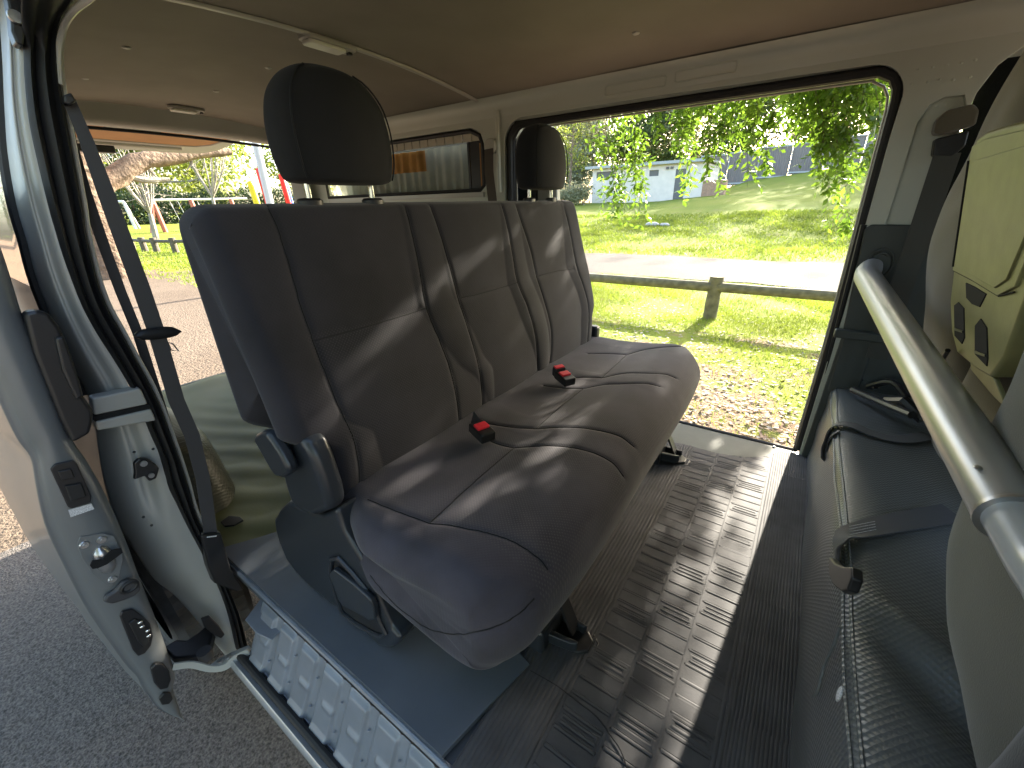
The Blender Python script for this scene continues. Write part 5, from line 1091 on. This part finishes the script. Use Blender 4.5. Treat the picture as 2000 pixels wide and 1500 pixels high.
# bar
BAR = thing('barrier_bar', (.19, .9, .6), 'thick pale grey metal bar crossing the van behind the front seats', 'bar')
A_ = Vector((.150, 1.49, .648)); B2 = Vector((.217, .664, .563)); dv = (B2-A_).normalized(); Jn = A_+dv*((.545-1.49)/dv.y)
m = MB(); m.tube([A_+Vector((.0, .0, 0)), A_.lerp(Jn, .5), Jn], .0285, 28); e_ = spline([(.172, 1.597, .668), (.160, 1.56, .664), (.152, 1.52, .655), tuple(A_)], 10); m.tube(e_, [.018, .0185, .021, .025, .027, .028, .0283, .0284, .0285, .0285], 24); m.build('main_tube', 'bar', BAR, angle=70)
m = MB(); K1 = Jn+dv*.12; K2 = K1+Vector((.03, -.10, -.09)); K3 = K2+Vector((.03, -.06, -.12)); q_ = spline([tuple(Jn-dv*.02), tuple(Jn+dv*.06), tuple(K1), tuple(K2), tuple(K3)], 24); m.tube(q_, .0235, 24); m.build('inner_tube', 'bar_white', BAR, angle=70)
m = MB(); m.tube([Jn-dv*.004, Jn+dv*.001], .0295, 28); m.build('tube_collar', 'steel', BAR)
m = MB(); px_ = Jn-dv*.05; m.sphere(px_+Vector((-.020, -.004, .021)), .004, 6, (1, 1.4, .5)); m.build('rivet', 'steel', BAR)
m = MB(); m.tube([(.172, 1.585, .668), (.1725, 1.5885, .6682)], .030, 24); m.build('wall_flange', 'plastic_trim', BAR)

def pillow(name, st, mat, par, n=64, k=48, e=3.):
    c = spline(st, k); V = np.array([sup(cx, cy, a_, b_, z, e, n) for z, cx, cy, a_, b_ in c]); V = np.concatenate([[V[0]*.02+V[0].mean(0)*.98], V, [V[-1]*.02+V[-1].mean(0)*.98]])
    V[:, :, 0] += .0025*np.sin(V[:, :, 1]*31+V[:, :, 2]*11)*np.sin(V[:, :, 2]*27)
    return npmesh(name, V.reshape(-1, 3), gridf(V.shape[0], n, True), mat, par)
FS = 'front seats seen from behind'
r = thing('front_seat', (.4, 1.3, .3), 'far front seat in a beige fabric cover beside the far pillar', 'seat', FS)
pillow('backrest', [(.42, .40, 1.29, .05, .15), (.44, .39, 1.29, .075, .17), (.50, .375, 1.29, .085, .175), (.60, .345, 1.285, .085, .18), (.76, .31, 1.28, .085, .178), (.90, .318, 1.295, .08, .17), (1.0, .325, 1.305, .078, .155), (1.08, .332, 1.32, .074, .138), (1.13, .34, 1.33, .068, .12), (1.17, .35, 1.33, .05, .09), (1.19, .36, 1.33, .02, .04)], 'cover_beige', r)
pillow('seat_cushion', [(.20, .55, 1.28, .15, .2), (.30, .55, 1.28, .2, .24), (.38, .55, 1.28, .2, .24), (.42, .55, 1.28, .16, .2)], 'cover_beige', r)
pillow('head_restraint', [(1.02, .30, .93, .03, .06), (1.03, .30, .93, .05, .09), (1.10, .30, .93, .055, .11), (1.18, .30, .93, .05, .10), (1.21, .30, .93, .02, .05)], 'cover_beige', r) if False else None
r = thing('front_seat', (.4, .55, .3), 'near front seat in a grey-green fabric cover at the right edge', 'seat', FS)
pillow('backrest', [(.283, .385, .40, .08, .14), (.295, .375, .43, .11, .20), (.34, .365, .48, .115, .285), (.42, .355, .52, .11, .30), (.60, .345, .53, .11, .295), (.74, .33, .53, .10, .285), (.88, .325, .53, .09, .26), (.98, .33, .53, .07, .19), (1.03, .335, .53, .03, .1)], 'cover_grey', r, e=3.4)
pillow('seat_cushion', [(.20, .56, .52, .15, .2), (.30, .56, .52, .2, .24), (.38, .56, .52, .2, .24), (.42, .56, .52, .16, .2)], 'cover_grey', r)
# centre seat: fabric lower back with the fold-down console
r = thing('centre_seat', (.4, .95, .3), 'folded centre front seat with a yellowish hard console back and cup holders', 'seat', FS)
pillow('backrest', [(.40, .38, .94, .04, .15), (.42, .37, .94, .07, .175), (.48, .355, .95, .07, .17), (.60, .35, .97, .06, .14), (.70, .345, .98, .05, .12), (.80, .33, .98, .03, .1)], 'cover_beige', r, e=3.2)
pillow('head_restraint', [(.955, .27, .93, .02, .06), (.965, .27, .93, .04, .09), (.985, .27, .93, .045, .10), (1.005, .27, .93, .035, .09), (1.02, .27, .93, .012, .04)], 'cover_beige', r)
# console: plane through measured corners, leaning rearwards
def cpt(px, py, off=0.):
    # plane x = .2475 - (z-.66)*.19 ; solve along the sight
    rr = ray(px, py); k = .19; t = (.2475+k*.66-k*CAM[2]-CAM[0])/(rr[0]+k*rr[2]); p = CAM+rr*t; return Vector(p)+Vector((-1, 0, -.19)).normalized()*off
def cpoly(name, pts, out, th, mat, bev, par, seg=3):
    m = MB(); nrm = Vector((-1, 0, -.19)).normalized(); m.prism([cpt(x, y, out) for x, y in pts], tuple(-nrm*th)); return m.build(name, mat, par, bevel=bev, seg=seg)
con = cpoly('console', [(1900, 290), (1908, 270), (1925, 258), (1960, 247), (2040, 225), (2080, 240), (2065, 420), (2010, 560), (1960, 700), (1932, 738), (1905, 722), (1868, 690), (1858, 650), (1855, 590), (1862, 530)], 0, .045, 'console', .006, r)
cpoly('console_lid_frame', [(1900, 308), (1905, 284), (1930, 270), (2040, 244), (2050, 420), (1990, 560), (1955, 578), (1905, 548), (1866, 528)], .004, .006, 'console', .002, con)
cpoly('console_lid', [(1905, 318), (1912, 312), (2036, 276), (2040, 410), (1980, 545), (1955, 562), (1915, 540), (1874, 518)], .007, .005, 'console', .0015, con)
cpoly('latch_recess', [(1888, 552), (1905, 560), (1928, 574), (1920, 590), (1915, 600), (1900, 594), (1889, 582)], .0015, .004, 'gap_black', .001, con)  # recess and cup holders: flat plates, the hollows' shade put into their black
cpoly('cup_holder', [(1865, 596), (1873, 590), (1884, 602), (1885, 660), (1880, 672), (1866, 656)], .0015, .004, 'gap_black', .001, con)
cpoly('cup_holder', [(1906, 636), (1917, 622), (1929, 640), (1931, 700), (1929, 716), (1906, 692)], .0015, .004, 'gap_black', .001, con)
cpoly('cup_holder_lip', [(1868, 640), (1884, 646), (1884, 650), (1868, 645)], .003, .004, 'plastic_blue', 0, con); cpoly('cup_holder_lip', [(1908, 684), (1929, 692), (1929, 697), (1908, 690)], .003, .004, 'plastic_blue', 0, con)
nr = Vector((-1, 0, -.19)).normalized()
m = MB(); m.tube([cpt(x, y, .002) for x, y in ((1866, 528), (1905, 548), (1955, 578), (1985, 570))], .0014, 6); m.tube([cpt(x, y, .005) for x, y in ((1900, 312), (1869, 520))], .0016, 6); m.build('console_gap', 'gap_black', con)
cpoly('lower_panel', [(1880, 682), (1925, 738), (1950, 800), (1925, 776), (1882, 722)], -.008, .006, 'console', .002, con)
m = MB(); m.tube([cpt(1870, 684, .012), cpt(1856, 706, .012), cpt(1862, 726, .012), cpt(1845, 742, .012)], .004, 8); m.build('release_cord', 'plastic_black', r)
# clutter between box and far wall: belt stalks
r = thing('belt_stalk', (.3, 1.45, .33), 'black belt stalks with a bright metal tongue lying behind the far front seat', 'buckle')
m = MB(); m.tube(spline([(.20, 1.50, .318), (.26, 1.40, .33), (.30, 1.30, .35)], 8), .010, 8); m.tube(spline([(.24, 1.55, .318), (.28, 1.5, .36), (.31, 1.45, .34)], 8), .009, 8); m.tube([(.27, 1.42, .33), (.29, 1.36, .36), (.33, 1.33, .33)], .014, 8); m.build('stalk', 'plastic_black', r)
m = MB(); a_ = Vector(P(1688, 742, 2, .325)); b_ = Vector(P(1712, 760, 2, .325)); m.ribbon([a_, b_], (1, .3, 0), .012, .002); m.build('metal_tongue', 'chrome', r)

# ---- big unseen trees added behind the camera to cut skylight on the near side
for i, (x, y, h, w, l) in enumerate(((-6, -9, 12, 13, 'broad shade tree over the asphalt on the near side of the van, rearmost'), (2.5, -8, 12, 13, 'broad shade tree over the asphalt beside the near doorway'), (10, -10, 13, 14, 'broad shade tree over the asphalt ahead of the van'))):
    tree('shade_tree', x, y, h, w, 'leaf_far', 'bark', l, 'shade trees of the car park', 4200, .45, 300+i, .3, .18)
